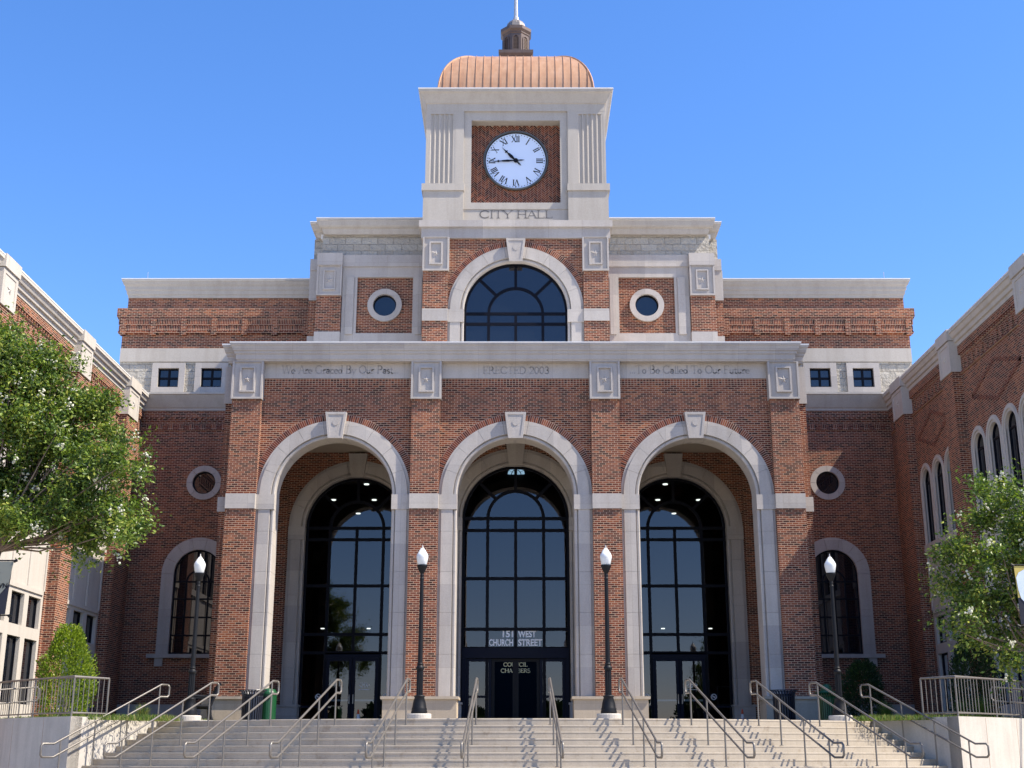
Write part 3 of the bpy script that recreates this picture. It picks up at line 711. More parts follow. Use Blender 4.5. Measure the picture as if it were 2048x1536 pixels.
# frieze, ledge, clock stage
def ring_box(mb, hw, yc, z0, z1): mb.wbox(-hw, hw, yc - hw, yc + hw, z0, z1)
YC = 47.74
mb = MB(); ring_box(mb, 3.53, YC, 18.51, 18.93); ring_box(mb, 3.62, YC, 18.93, 19.19); ring_box(mb, 3.57, YC, 18.905, 18.93)
mb.build("tower_ledge", 'stone', hall)
mb = MB(); mb.wbox(-3.28, 3.28, YC - 2.86, YC + 3.28, 19.19, 23.84); mb.wbox(-3.28, -1.76, YC - 3.28, YC - 2.86, 19.19, 23.84); mb.wbox(1.76, 3.28, YC - 3.28, YC - 2.86, 19.19, 23.84); mb.wbox(-1.76, 1.76, YC - 3.28, YC - 2.86, 19.19, 20.0); mb.wbox(-1.76, 1.76, YC - 3.28, YC - 2.86, 23.48, 23.84)
# pedestals, caps and grooved corner piers
FT = [Fr((0, YC - 3.28, 0)), Fr((3.28, YC, 0), (0, 1, 0), (1, 0, 0)), Fr((-3.28, YC, 0), (0, 1, 0), (-1, 0, 0))]
clock_stage = mb.build("clock_stage", 'stone_grey', hall)
def groove_poly(F, x0, x1, d, n):
    """plan outline of a fluted pier, as (s, d) points"""
    pts = [(x0, -.02), (x0, d)]; w = (x1 - x0 - .14) / n
    for k in range(n):
        a = x0 + .07 + k * w
        pts.append((a + .018, d))
        for i in range(1, 6): t = PI * i / 6; pts.append((a + w / 2 - (w / 2 - .018) * math.cos(t), d - .055 * math.sin(t)))
        pts.append((a + w - .018, d))
    pts += [(x1, d), (x1, -.02)]
    return pts
for sg in (-1, 1):
    mb = MB()
    xa, xb = sorted((sg * 2.0, sg * 3.44)); fa, fb = sorted((sg * 2.32, sg * 3.36))
    ya = YC - 3.28
    mb.wbox(*sorted((sg * 1.98, sg * 3.50)), YC - 3.50, YC - 1.9, 19.19, 20.44)
    mb.wbox(*sorted((sg * 1.95, sg * 3.56)), YC - 3.56, YC - 1.86, 20.44, 20.72)
    pl = groove_poly(FT[0], fa, fb, .14, 5)
    mb.strip([[FT[0].p(s_, z, dd) for s_, dd in pl] for z in (20.72, 23.70)])
    a2, b2 = sorted((sg * 1.99, fa if sg > 0 else fb)); mb.box(FT[0], a2, b2, 20.72, 23.84, -.02, .145)
    a2, b2 = sorted((sg * 3.44, fb if sg > 0 else fa)); mb.box(FT[0], a2, b2, 20.72, 23.84, -.02, .145)
    mb.box(FT[0], fa, fb, 23.70, 23.84, -.02, .145)
    mb.build("fluted_pier", 'stone_grey', clock_stage); mb = MB()
    Fs = FT[1] if sg > 0 else FT[2]
    pl = groove_poly(Fs, -3.36, -2.32, .14, 5)
    mb.strip([[Fs.p(s_, z, dd) for s_, dd in pl] for z in (20.72, 23.80)])
    mb.box(Fs, -2.32, -1.99, 20.72, 23.84, -.02, .145)
    mb.box(Fs, 1.99, 3.4, 19.19, 23.84, -.02, .145)
    mb.build("fluted_pier", 'stone_grey', clock_stage)
mb = MB(); mb.plate(FT[0], [(-1.99, 19.75), (1.99, 19.75), (1.99, 23.84), (-1.99, 23.84)], [[(-1.70, 20.02), (1.70, 20.02), (1.70, 23.46), (-1.70, 23.46)]], -.01, .075)
mb.box(FT[0], -1.98, 1.98, 19.19, 19.75, -.01, .05)
mb.build("clock_surround", 'stone_grey', clock_stage)
ENT = [(0.0, 23.82), (.07, 23.82), (.08, 24.12), (.12, 24.14), (.13, 24.18), (.20, 24.30), (.29, 24.46), (.36, 24.52), (.38, 24.62), (0, 24.66)]
sq = [(-3.36, YC + 3.36), (-3.36, YC - 3.36), (3.36, YC - 3.36), (3.36, YC + 3.36)]
mb = MB(); mb.sweep(sq, ENT); mb.wbox(-3.36, 3.36, YC - 3.36, YC + 3.4, 23.83, 24.65); mb.build("tower_cornice", 'stone_grey', hall)
MB().sweep(sq, [(.2, 24.64), (.395, 24.61), (.40, 24.655), (.2, 24.69)]).build("tower_flashing", 'flashing', hall)
mb = MB(); letters(mb, FT[0], "CITY HALL", 0.02, 19.40, .30, 2.76, .056, .13); mb.build("inscription", 'letter', clock_stage)
# herringbone field, sunk behind the limestone frame
FH = Fr((0, YC - 2.86, 0))
mb = MB(); bw, bl = 0.076, 0.215
cw = 0.0677; nn = 3
def hb(x, y, w, l):
    q = []
    e = .0085
    for dx, dz in ((e, e), (w - e, e), (w - e, l - e), (e, l - e)):
        X, Z = x + dx, y + dz
        q.append(((X - Z) * .70711, (X + Z) * .70711))
    mx = sum(p[0] for p in q) / 4; mz = sum(p[1] for p in q) / 4
    if abs(mx) > 1.74 or abs(mz) > 1.74: return
    vs = [FH.p(a, 21.74 + b, .022) for a, b in q] + [FH.p(a, 21.74 + b, .0) for a, b in q]
    mb.add(vs, [(0, 1, 2, 3), (0, 4, 5, 1), (1, 5, 6, 2), (2, 6, 7, 3), (3, 7, 4, 0)])
for j in range(-38, 39):
    for k in range(-8, 9):
        x = j + 2 * nn * k; y = j
        if abs(x) < 42: hb(x * cw, y * cw, nn * cw, cw)
        x = j; y = j - 2 * nn + 1 + 2 * nn * k
        if abs(y) < 42: hb(x * cw, y * cw, cw, nn * cw)
mb.build("herringbone_panel", 'isl', clock_stage)
MB().box(FH, -1.76, 1.76, 19.98, 23.50, 0.0, .010).build("panel_mortar", 'mortar', clock_stage)
# clock
CZ = 21.97; FC = FH
ck = MB().strip([[FC.p(r * math.cos(2 * PI * i / 56), CZ + r * math.sin(2 * PI * i / 56), d) for i in range(56)] for r, d in ((1.24, 0.0), (1.26, .10), (1.245, .14), (1.19, .14), (1.185, .06))], caps=False).build("clock", 'rim', hall)
m = MB(); m.plate(FC, circ(0, CZ, 1.20, 56), [circ(0, CZ, 1.155, 56)], .055, .062); m.build("chapter_ring", 'black', ck)
m = MB(); m.add([FC.p(a, b, .05) for a, b in circ(0, CZ, 1.19, 56)], [tuple(range(56))]); m.build("clock_face", 'clockface', ck)
for k, t in enumerate(("XII", "I", "II", "III", "IV", "V", "VI", "VII", "VIII", "IX", "X", "XI")):
    ang = R(90 - 30 * k); c, s_ = math.cos(ang), math.sin(ang)
    def xf(X, Y, c=c, s_=s_): r = .80 + Y; return (r * c + X * s_, CZ + r * s_ - X * c)
    m = MB(); letters(m, FC, t, 0, 0, .235, text_width(t) * .215 if len(t) < 4 else text_width(t) * .19, .056, .17, xf=xf); m.build("numeral", 'black', ck)
m = MB()
for k in range(60):
    ang = 2 * PI * k / 60; r = .017 if k % 5 else .03
    m.prism(FC, [(1.095 * math.cos(ang) + r * math.cos(PI * i / 3), CZ + 1.095 * math.sin(ang) + r * math.sin(PI * i / 3)) for i in range(6)], .0505, .056)
m.build("minute_dots", 'black', ck)
def hand(ang, ln, tail, w, d):
    c, s_ = math.cos(R(ang)), math.sin(R(ang))
    prof = [(-tail, 0), (-tail * .62, w * .55), (-tail * .35, w * .35), (0, w * .9), (ln * .12, w * .5), (ln * .3, w), (ln * .5, w * .75), (ln * .56, w * .35), (ln * .62, w * .35), (ln * .67, w * 1.15), (ln * .72, w * .35), (ln, 0)]
    pts = [(u, v) for u, v in prof] + [(u, -v) for u, v in reversed(prof[1:-1])]
    m = MB(); m.prism(FC, [(u * c - v * s_, CZ + u * s_ + v * c) for u, v in pts], d, d + .015); return m.build("clock_hand", 'black', ck)
hand(134, .78, .30, .060, .075); hand(183.0, 1.0, .34, .042, .095)
MB().prism(FC, circ(0, CZ, .085, 16), .06, .12).build("hub", 'black', ck)
# dome
mb = MB(); H0 = 24.8
def dome_pt(t): # half width, height
    return 1.15 + 1.9 * math.cos(t), H0 + 2.5 * math.sin(t)
ts = [PI / 2 * i / 16 for i in range(17)]
prof = [(3.05, 24.6)] + [dome_pt(t) for t in ts]
mb.strip([[(w * a, YC + w * b, z) for a, b in ((-1, -1), (1, -1), (1, 1), (-1, 1))] for w, z in prof])
dome = mb.build("dome", 'copper', hall)
mb = MB()
for q in range(4):
    ca, sa = ((1, 0), (0, 1), (-1, 0), (0, -1))[q]
    for k in range(-9, 10):
        x = k * .315
        path = [(w, z) for w, z in prof if w >= abs(x) - .02]
        if len(path) < 2: continue
        rings = []
        for i, (w, z) in enumerate(path):
            dx, dz = (path[min(i + 1, len(path) - 1)][0] - path[max(i - 1, 0)][0], path[min(i + 1, len(path) - 1)][1] - path[max(i - 1, 0)][1])
            l = math.hypot(dx, dz) or 1; nx, nz = dz / l * .032, -dx / l * .032
            loc = [(x - .010, w - .01, z), (x + .010, w - .01, z), (x + .010, w + nx, z + nz), (x - .010, w + nx, z + nz)]
            rings.append([(a * ca - (-b) * sa, YC + a * sa + (-b) * ca, c) for a, b, c in loc])
        mb.strip(rings)
mb.build("standing_seams", 'copper', dome)
mb = MB()
for sx, sy in ((-1, -1), (1, -1), (1, 1), (-1, 1)): mb.tube([(sx * w, YC + sy * w, z) for w, z in prof], .035, 6)
build_each(mb, "hip_roll", 'copper', dome)
# cupola
mb = MB()
def sqring(w, z): return [(-w, YC - w, z), (w, YC - w, z), (w, YC + w, z), (-w, YC + w, z)]
mb.strip([sqring(.62, 27.0), sqring(.62, 27.72), sqring(.66, 27.76), sqring(.66, 27.86), sqring(.72, 27.98), sqring(.72, 28.12), sqring(.5, 28.15)])
def octring(r, z, ph=22.5): return [(r * math.cos(R(ph + 45 * i)) / math.cos(R(22.5)), YC + r * math.sin(R(ph + 45 * i)) / math.cos(R(22.5)), z) for i in range(8)]
mb.strip([octring(.54, 28.12), octring(.54, 29.02), octring(.57, 29.05), octring(.57, 29.1), octring(.64, 29.2), octring(.64, 29.34), octring(.40, 29.40)])
cup = mb.build("cupola", 'copper_dark', hall)
MB().strip([octring(.40, 29.38), octring(.40, 29.5), octring(.36, 29.68), octring(.27, 29.82), octring(.13, 29.92)]).build("cupola_cap", 'cap_metal', cup)
MB().strip([octring(r, z) for r, z in ((.13, 29.9), (.105, 30.05), (.085, 30.1), (.05, 32.6), (.0, 33.0))]).build("spire", 'lead', cup)
for i in range(8):
    an = R(45 * i - 90); Nn = (math.cos(an), math.sin(an), 0); Sx = (-math.sin(an), math.cos(an), 0)
    Fo = Fr((Nn[0] * .54, YC + Nn[1] * .54, 0), Sx, Nn)
    m = MB(); o = [(-.15, 28.2)] + arc_pts(0, 28.78, .15, 180, 0, 8) + [(.15, 28.2)]; h = [(-.11, 28.24)] + arc_pts(0, 28.78, .11, 180, 0, 8) + [(.11, 28.24)]
    m.plate(Fo, o, [h], .0, .035)
    for k in range(9):
        z = 28.26 + k * .065; hw = .11 if z < 28.78 else math.sqrt(max(0.0001, .11 ** 2 - (z - 28.78) ** 2))
        m.add([Fo.p(-hw, z, .028), Fo.p(hw, z, .028), Fo.p(hw, z + .05, .004), Fo.p(-hw, z + .05, .004)], [(0, 1, 2, 3)])
    m.build("louver", 'copper_dark', cup)

# ---- shoulders beside the tower
for sg in (-1, 1):
    def X(a, b): return sorted((sg * a, sg * b))
    mb = MB()
    x0, x1 = X(3.44, 7.5); xcn = sg * 5.02
    mb.plate(F4, [(x0, 12.9), (x1, 12.9), (x1, 18.52), (x0, 18.52)], [circ(xcn, 16.50, .5)], -.4, 0.0)
    mb.wbox(*X(7.1, 7.5), 46.501, 50.5, 12.9, 18.52)
    sh = mb.build("shoulder_wall", 'brick', hall)
    m = MB(); m.box(F4, x0, x1, 18.52, 19.38, -4.4, .06); m.build("rough_stone_band", 'rock', sh)
    MB().box(F4, *X(7.5, 7.88), 18.52, 19.38, -4.4, -.35).build("rough_stone_band", 'rock', sh)
    m = MB(); a0, a1 = X(3.44, 6.66); p0, p1 = X(3.95, 6.09)
    m.plate(F4, [(a0, 14.0), (a1, 14.0), (a1, 18.05), (a0, 18.05)], [[(p0, 15.36), (p1, 15.36), (p1, 17.63), (p0, 17.63)]], 0.0, .10)
    for c0, c1 in (X(3.60, 3.83), X(6.21, 6.50)): m.box(F4, c0, c1, 15.30, 17.62, .10, .16)
    m.box(F4, a0, a1, 18.05, 18.53, 0.0, .16); m.build("stone_frame", 'stone', sh)
    c0, c1 = X(6.68, 7.62)
    p = MB().box(F4, c0, c1, 12.9, 18.05, .001, .22).build("shoulder_pilaster", 'brick', sh)
    MB().box(F4, c0 - .02, c1 + .02, 18.05, 18.54, .0, .33).build("top_block", 'stone', p); MB().box(F4, c0 - .02, c1 + .02, 14.2, 15.36, .0, .30).build("base_block", 'stone', p)
    capital(F4, (c0 + c1) / 2, 16.83, 18.045, .48, .30, p)
    c0, c1 = X(7.5, 8.0); Fq = Fr((0, 46.45, 0))
    p = MB().box(Fq, c0, c1, 12.9, 18.05, -1.2, .0).build("shoulder_pilaster", 'brick', sh)
    m = MB(); m.box(Fq, c0, c1 + (.03 if sg > 0 else 0), 16.83, 18.05, -1.2, .06); m.box(Fq, c0, c1, 18.05, 18.52, -1.2, .10); m.build("top_block", 'stone', p); MB().box(Fq, c0, c1, 14.2, 15.36, -1.2, .08).build("base_block", 'stone', p)
    SP = [(0, 19.36), (.14, 19.36), (.16, 19.40), (.20, 19.48), (.22, 19.56), (.30, 19.60), (.34, 19.66), (.35, 19.70), (.39, 19.82), (.41, 19.84), (.41, 19.93), (0, 19.95)]
    pth = [(3.45, 46.02), (7.30, 46.02), (7.30, 46.4), (7.60, 46.4), (7.60, 50.5)]
    if sg < 0: pth = [(-x, y) for x, y in reversed(pth)]
    MB().sweep(pth, SP).build("shoulder_cornice", 'stone_grey', sh)
    MB().sweep(pth, [(.1, 19.94), (.42, 19.91), (.425, 19.95), (.1, 19.98)]).build("flashing", 'flashing', sh)
    MB().wbox(*X(3.45, 7.6), 46.2, 50.5, 19.3, 19.9).build("shoulder_roof", 'flashing', sh)
    m = MB(); m.plate(F4, circ(xcn, 16.50, .66), [circ(xcn, 16.50, .445)], -.12, .10)
    rw = m.build("round_window", 'stone', hall)
    m = MB(); m.plate(F4, circ(xcn, 16.5, .46), [circ(xcn, 16.5, .405)], -.14, -.04); m.build("frame", 'frame', rw)
    m = MB(); m.add([F4.p(a, b, -.09) for a, b in circ(xcn, 16.5, .45)], [tuple(range(32))]); m.build("pane", 'glass', rw, recalc=False)

# ---- main block, left and right of the portico
def radial_stones(F, xc, zc, r0, r1, a0, a1, n, d0, d1, mb, gap=.004):
    for k in range(n):
        t0 = a0 + (a1 - a0) * k / n; t1 = a0 + (a1 - a0) * (k + 1) / n; g_ = math.degrees(gap / r0)
        mb.prism(F, arc_pts(xc, zc, r1, t0 + g_, t1 - g_, 4) + arc_pts(xc, zc, r0, t1 - g_, t0 + g_, 4), d0, d1)
for sg in (-1, 1):
    def X(a, b): return sorted((sg * a, sg * b))
    x0, x1 = X(9.401, 15.7); xc = sg * 12.02
    mb = MB()
    awin = arch_poly(xc, .95, 3.5, 6.55, 16)
    holes = [circ(xc, 10.04, .5), awin]
    mb.plate(F5, [(x0, T), (x1, T), (x1, 12.9), (x0, 12.9)], holes, -.4, 0.0)
    bw_ = mb.build("main_wall", 'brick', hall)
    xa, xb = X(7.9, 15.7)
    m = MB(); m.box(F5, xa, xb, 15.47, 17.13, -.4, .0); m.box(F5, *X(7.9, 15.58), 17.13, 17.62, -.4, -.22 + .22); 
    # corbelled band
    m.box(F5, *X(7.9, 15.94), 16.78, 17.14, -.3, .13); m.box(F5, *X(7.9, 15.90), 16.70, 16.78, -.3, .11)
    m.box(F5, *X(7.9, 15.80), 16.41, 16.475, -.3, .12); m.box(F5, *X(7.9, 15.85), 16.10, 16.17, -.3, .12)
    m.build("upper_wall", 'brick', bw_)
    m = MB(); m.box(F5, *X(7.9, 15.86), 16.475, 16.70, -.3, .09); m.box(F5, *X(7.9, 15.83), 16.17, 16.41, -.3, .10); m.build("soldier_course", 'brick_soldier', bw_)
    m = MB(); k = 0
    while 8.4 + k * 1.21 < 15.7:
        xk = sg * (8.4 + k * 1.21); m.box(F5, xk - .11, xk + .11, 16.02, 16.70, .0, .135); k += 1
    build_each(m, "corbel_block", 'brick', bw_)
    UP = [(0, 17.60), (.10, 17.60), (.12, 17.70), (.18, 17.74), (.22, 17.88), (.28, 17.92), (.30, 18.04), (.40, 18.12), (.46, 18.22), (.50, 18.24), (.50, 18.32), (0, 18.35)]
    pth = [(sg * 7.9, 48.3), (sg * 15.52, 48.3), (sg * 15.52, 56)]
    if sg < 0: pth = list(reversed(pth))
    MB().sweep(pth, [(o * .6, z) for o, z in UP]).build("upper_cornice", 'stone_grey', bw_)
    MB().sweep(pth, [(.1, 18.34), (.31, 18.31), (.315, 18.35), (.1, 18.38)]).build("flashing", 'flashing', bw_)
    MB().wbox(*X(7.9, 15.40), 48.72, 56, 12.9, 18.3).wbox(*X(15.2, 15.69), 48.71, 56, 12.9, 17.13).build("roof_block", 'brick', bw_)
    m = MB(); m.box(F5, xa, xb, 14.92, 15.47, -.4, .06); m.build("stone_band", 'stone_grey', bw_)
    sqs = (sg * 12.02, sg * 13.72)
    m = MB(); m.plate(F5, [(xa, 13.56), (xb, 13.56), (xb, 14.92), (xa, 14.92)], [[(q - .45, 13.85), (q + .45, 13.85), (q + .45, 14.69), (q - .45, 14.69)] for q in sqs], -.4, 0.0); m.build("rough_stone_band", 'rock', bw_)
    for q in sqs:
        m = MB(); m.plate(F5, [(q - .65, 13.57), (q + .65, 13.57), (q + .65, 14.87), (q - .65, 14.87)], [[(q - .41, 13.87), (q + .41, 13.87), (q + .41, 14.65), (q - .41, 14.65)]], -.12, .08)
        w = m.build("square_window", 'stone', hall)
        m = MB(); m.plate(F5, [(q - .43, 13.86), (q + .43, 13.86), (q + .43, 14.66), (q - .43, 14.66)], [[(q - .36, 13.93), (q + .36, 13.93), (q + .36, 14.60), (q - .36, 14.60)]], -.14, -.05)
        m.box(F5, q - .04, q + .04, 13.9, 14.62, -.13, -.06); m.box(F5, q - .38, q + .38, 14.22, 14.30, -.13, -.062); m.build("frame", 'frame', w)
        m = MB(); m.add([F5.p(a, b, -.10) for a, b in ((q - .42, 13.87), (q + .42, 13.87), (q + .42, 14.65), (q - .42, 14.65))], [(0, 1, 2, 3)]); m.build("pane", 'glass', w, recalc=False)
    BP = [(0, 12.90), (.10, 12.90), (.12, 12.98), (.16, 13.02), (.42, 13.46), (.46, 13.48), (.46, 13.56), (0, 13.58)]
    pth = [(sg * 9.7, 48.3), (sg * 14.7, 48.3)] if sg > 0 else [(sg * 14.7, 48.3), (sg * 9.7, 48.3)]
    MB().sweep(pth, BP).build("cornice_band", 'stone_grey', bw_)
    MB().box(F5, x0, x1, 12.9, 13.56, -.4, 0.0).build("parapet_core", 'stone_plain', bw_)
    # dentil and basket courses
    m = MB(); k = 0
    while 9.75 + k * .2 < 14.6:
        xk = sg * (9.75 + k * .2); m.box(F5, xk - .05, xk + .05, 12.50, 12.62, .0, .055); k += 1
    m.box(F5, *X(9.41, 14.65), 12.62, 12.90, 0.0, .06); m.build("dentil_course", 'brick', bw_)
    m = MB(); m2 = MB(); k = 0
    while 9.6 + k * .42 < 14.5:
        xk = sg * (9.6 + k * .42); m.box(F5, xk - .205, xk + .0, 12.14, 12.36, .0, .035); m2.box(F5, xk + .004, xk + .205, 12.14, 12.36, .0, .02); k += 1
    m.box(F5, *X(9.42, 14.6), 12.135, 12.145, 0, .034); m.build("basket_course", 'brick_soldier', bw_); m2.box(F5, *X(9.42, 14.6), 12.355, 12.365, 0, .019); m2.build("stretcher_course", 'brick_dark', bw_)
    # round window
    m = MB(); radial_stones(F5, xc, 10.04, .445, .67, 0, 360, 8, -.12, .07, m); rw = m.build("round_window", 'stone', hall)
    m = MB(); m.plate(F5, circ(xc, 10.04, .46), [circ(xc, 10.04, .40)], -.14, -.04); m.build("frame", 'frame', rw)
    m = MB(); m.add([F5.p(a, b, -.09) for a, b in circ(xc, 10.04, .45)], [tuple(range(32))]); m.build("pane", 'glass', rw, recalc=False)
    # arched window
    m = MB(); radial_stones(F5, xc, 6.55, .90, 1.36, 0, 180, 7, -.14, .06, m)
    for s2 in (-1, 1):
        for z0_, z1_ in ((3.56, 4.95), (4.958, 6.546)): m.box(F5, *sorted((xc + s2 * .90, xc + s2 * 1.36)), z0_, z1_, -.14, .06)
        m.box(F5, *sorted((xc + s2 * 1.08, xc + s2 * 1.38)), 3.12, 3.42, 0.0, .07)
    m.box(F5, xc - 1.68, xc + 1.68, 3.42, 3.56, -.14, .13)
    aw = m.build("arched_window", 'stone', hall)
    m = MB(); zc = 6.55; a = .92
    m.prism(F5, [(xc - a, 3.56)] + arc_pts(xc, zc, a, 180, 0, 16) + [(xc + a, 3.56), (xc + a - .07, 3.56)] + arc_pts(xc, zc, a - .07, 0, 180, 16) + [(xc - a + .07, 3.56)], -.16, -.05)
    for z in (3.6, 4.25, 4.92, 5.6, 6.25): m.box(F5, xc - .9, xc + .9, z - .03, z + .03, -.15, -.06)
    for q in (-.42, 0, .42): m.box(F5, xc + q - .03, xc + q + .03, 3.58, 6.3 if q else 7.4, -.15, -.062)
    m.prism(F5, arc_pts(xc, 6.25, .45, 0, 180, 12) + arc_pts(xc, 6.25, .39, 180, 0, 12), -.15, -.061)
    m.build("frame", 'frame', aw)
    pl = arch_poly(xc, .9, 3.56, 6.55, 16); m = MB(); m.add([F5.p(u, v, -.10) for u, v in pl], [tuple(range(len(pl)))]); m.build("pane", 'glass', aw, recalc=False)
    MB().box(F5, *X(9.5, 14.64), T, T + .95, 0.0, .07).build("plinth", 'stone_plain', bw_)
    MB().tube([(sg * 15.1, 49, 18.3), (sg * 15.1, 49, 19.0)], .012, 5).build("lightning_rod", 'steel', bw_)

# ---- side wings
YE = 32.9
for sg in (-1, 1):
    FW = Fr((sg * 14.65, 0, 0), (0, 1, 0), (-sg, 0, 0))
    bays = ((34.55, 4), (41.30, 3)); P = 1.35; ZW = 9.33
    polys = []; wins = []
    for s0, n in bays:
        pl = [(s0, T - .3)]
        for k in range(n): pl += arc_pts(s0 + P * (k + .5), ZW, P / 2, 180, 0, 12)[(0 if k == 0 else 1):]
        pl.append((s0 + n * P, T - .3)); polys.append(pl)
        for k in range(n): wins.append(s0 + P * (k + .5))
    mb = MB()
    mb.plate(FW, [(YE, GZ), (48.29, GZ), (48.29, 12.95), (YE, 12.95)], polys, -.35, 0.0)
    xa, xb = sorted((sg * 15.001, sg * 26)); mb.wbox(xa, xb, YE, 48.2, GZ, 12.89)
    ww = mb.build("wing_wall", 'brick', hall)
    m = MB()
    for (s0, n), pl in zip(bays, polys):
        holes = []
        for k in range(n):
            c = s0 + P * (k + .5)
            holes.append(arch_poly(c, .45, 7.2, ZW, 12)); holes.append([(c - .50, 3.67), (c + .50, 3.67), (c + .50, 4.6), (c - .50, 4.6)])
            holes.append([(c - .50, 1.42), (c + .50, 1.42), (c + .50, 3.33), (c - .50, 3.33)])
        m.plate(FW, pl, holes, -.34, -.04)
        m.box(FW, s0 + .02, s0 + n * P - .02, 6.88, 7.14, -.04, .06)
        for k in range(n + 1): m.box(FW, s0 + P * k - .10 + (.1 if k == 0 else 0), s0 + P * k + .10 - (.1 if k == n else 0), 4.85, 6.88, -.04, .0)
        m.box(FW, s0 + .1, s0 + n * P - .1, 4.72, 4.85, -.04, .0)
    m.build("window_bay_stone", 'stone_cream', ww)
    for c in wins:
        m = MB()   # moulded arch rim
        for r0, r1, d in ((.45, .53, -.01), (.53, .61, .03), (.61, .672, .01)):
            m.prism(FW, [(c - r1, 7.15)] + arc_pts(c, ZW, r1, 180, 0, 14) + [(c + r1, 7.15), (c + r0, 7.15)] + arc_pts(c, ZW, r0, 0, 180, 14) + [(c - r0, 7.15)], -.06, d)
        aw = m.build("arched_window", 'stone_cream', ww)
        m = MB(); m.prism(FW, [(c - .46, 7.2)] + arc_pts(c, ZW, .46, 180, 0, 12) + [(c + .46, 7.2), (c + .41, 7.2)] + arc_pts(c, ZW, .41, 0, 180, 12) + [(c - .41, 7.2)], -.2, -.12)
        m.box(FW, c - .42, c + .42, ZW - .03, ZW + .03, -.19, -.125); m.box(FW, c - .02, c + .02, 7.2, ZW, -.19, -.126); m.build("frame", 'frame', aw)
        pl = arch_poly(c, .45, 7.2, ZW, 10); m = MB(); m.add([FW.p(u, v, -.155) for u, v in pl], [tuple(range(len(pl)))]); m.build("pane", 'glass', aw, recalc=False)
        for z0_, z1_ in ((3.67, 4.6), (1.42, 3.33)):
            m = MB(); m.plate(FW, [(c - .50, z0_), (c + .50, z0_), (c + .50, z1_), (c - .50, z1_)], [[(c - .45, z0_ + .05), (c + .45, z0_ + .05), (c + .45, z1_ - .05), (c - .45, z1_ - .05)]], -.24, -.15)
            w = m.build("window", 'frame', ww)
            m = MB(); m.add([FW.p(a, b, -.19) for a, b in ((c - .48, z0_ + .02), (c + .48, z0_ + .02), (c + .48, z1_ - .02), (c - .48, z1_ - .02))], [(0, 1, 2, 3)]); m.build("pane", 'glass', w, recalc=False)
    WP = [(0, 12.90), (.10, 12.90), (.11, 13.02), (.17, 13.04), (.19, 13.16), (.25, 13.19), (.30, 13.32), (.34, 13.34), (.34, 13.45), (-.5, 13.47)]
    x = sg * 14.65
    def wsweep(y0, y1, prof, mat, nm, par, ox=0):
        p = [(x - sg * ox, y1), (x - sg * ox, y0)] if sg < 0 else [(x - sg * ox, y0), (x - sg * ox, y1)]
        # out must point into the court
        p = p if sg > 0 else p
        m = MB(); t = (Vector(p[1]) - Vector(p[0])).normalized(); nrm = Vector((t.y, -t.x))
        if nrm.x * sg > 0: p = p[::-1]
        m.sweep(p, prof); return m.build(nm, mat, par)
    for y0, y1 in ((YE, 33.38), (34.42, 40.08), (41.17, 45.48), (46.72, 48.29)):
        wsweep(y0, y1, WP, 'stone_cream', "wing_cornice", ww)
    MB().wbox(*sorted((x + sg * .05, x + sg * 10)), YE + .02, 48.25, 12.905, 13.40).build("wing_roof", 'flashing', ww)
    wsweep(YE, 48.29, [(.1, 13.46), (.35, 13.44), (.352, 13.475), (.1, 13.49)], 'flashing', "flashing", ww)
    for y0, y1 in ((33.4, 34.4), (40.1, 41.15), (45.5, 46.7)):
        p = MB().box(FW, y0, y1, GZ, 12.1, .001, .31).build("wing_pilaster", 'brick', ww)
        m = MB(); c = (y0 + y1) / 2; hw = (y1 - y0) / 2
        m.box(FW, y0 - .03, y1 + .03, 12.05, 13.1, 0, .335)
        m.plate(FW, [(y0 - .03, 12.05), (y1 + .03, 12.05), (y1 + .03, 13.1), (y0 - .03, 13.1)], [[(y0 + .12, 12.2), (y1 - .12, 12.2), (y1 - .12, 12.98), (y0 + .12, 12.98)]], .335, .355)
        star(m, FW, c, 12.6, .17, .336)
        m.box(FW, y0 - .06, y1 + .06, 13.12, 13.50, -.02, .40)
        m.build("capital", 'stone_cream', p)
    # brick relief under the cornice
    m = MB()
    for y0, y1 in ((YE, 33.38), (34.42, 40.08), (41.17, 45.48), (46.72, 48.2)):
        m.box(FW, y0, y1, 12.62, 12.9, .0, .08); m.box(FW, y0, y1, 11.98, 12.05, .0, .05)
        k = y0 + .2
        while k < y1 - .15:
            m.box(FW, k, k + .10, 12.52, 12.62, .0, .06); k += .2
        k = y0 + .2
        while k < y1 - .3:
            m.box(FW, k, k + .12, 12.08, 12.42, .0, .05); k += .42
    m.build("dentil_course", 'brick', ww)
    for c, a_, b_ in ((43.45, 1.65, .60), (37.3, 2.05, .62)):
        m = MB(); P4 = [(c + a_, 11.0), (c, 11.0 - b_), (c - a_, 11.0), (c, 11.0 + b_)]
        for k in range(4):
            p, q = Vector(P4[k]), Vector(P4[(k + 1) % 4]); n_ = int((q - p).length / .215); dd = (q - p) / n_
            for i in range(n_):
                a = p + dd * (i + .04); b = p + dd * (i + .96)
                vs = [FW.p(u, v + h_, d_) for d_ in (.018, -.02) for (u, v), h_ in ((a, -.07), (b, -.07), (b, .07), (a, .07))]
                m.add(vs, [(0, 1, 2, 3), (0, 4, 5, 1), (1, 5, 6, 2), (2, 6, 7, 3), (3, 7, 4, 0)])
        m.build("diamond_relief", 'brick_dark', ww)

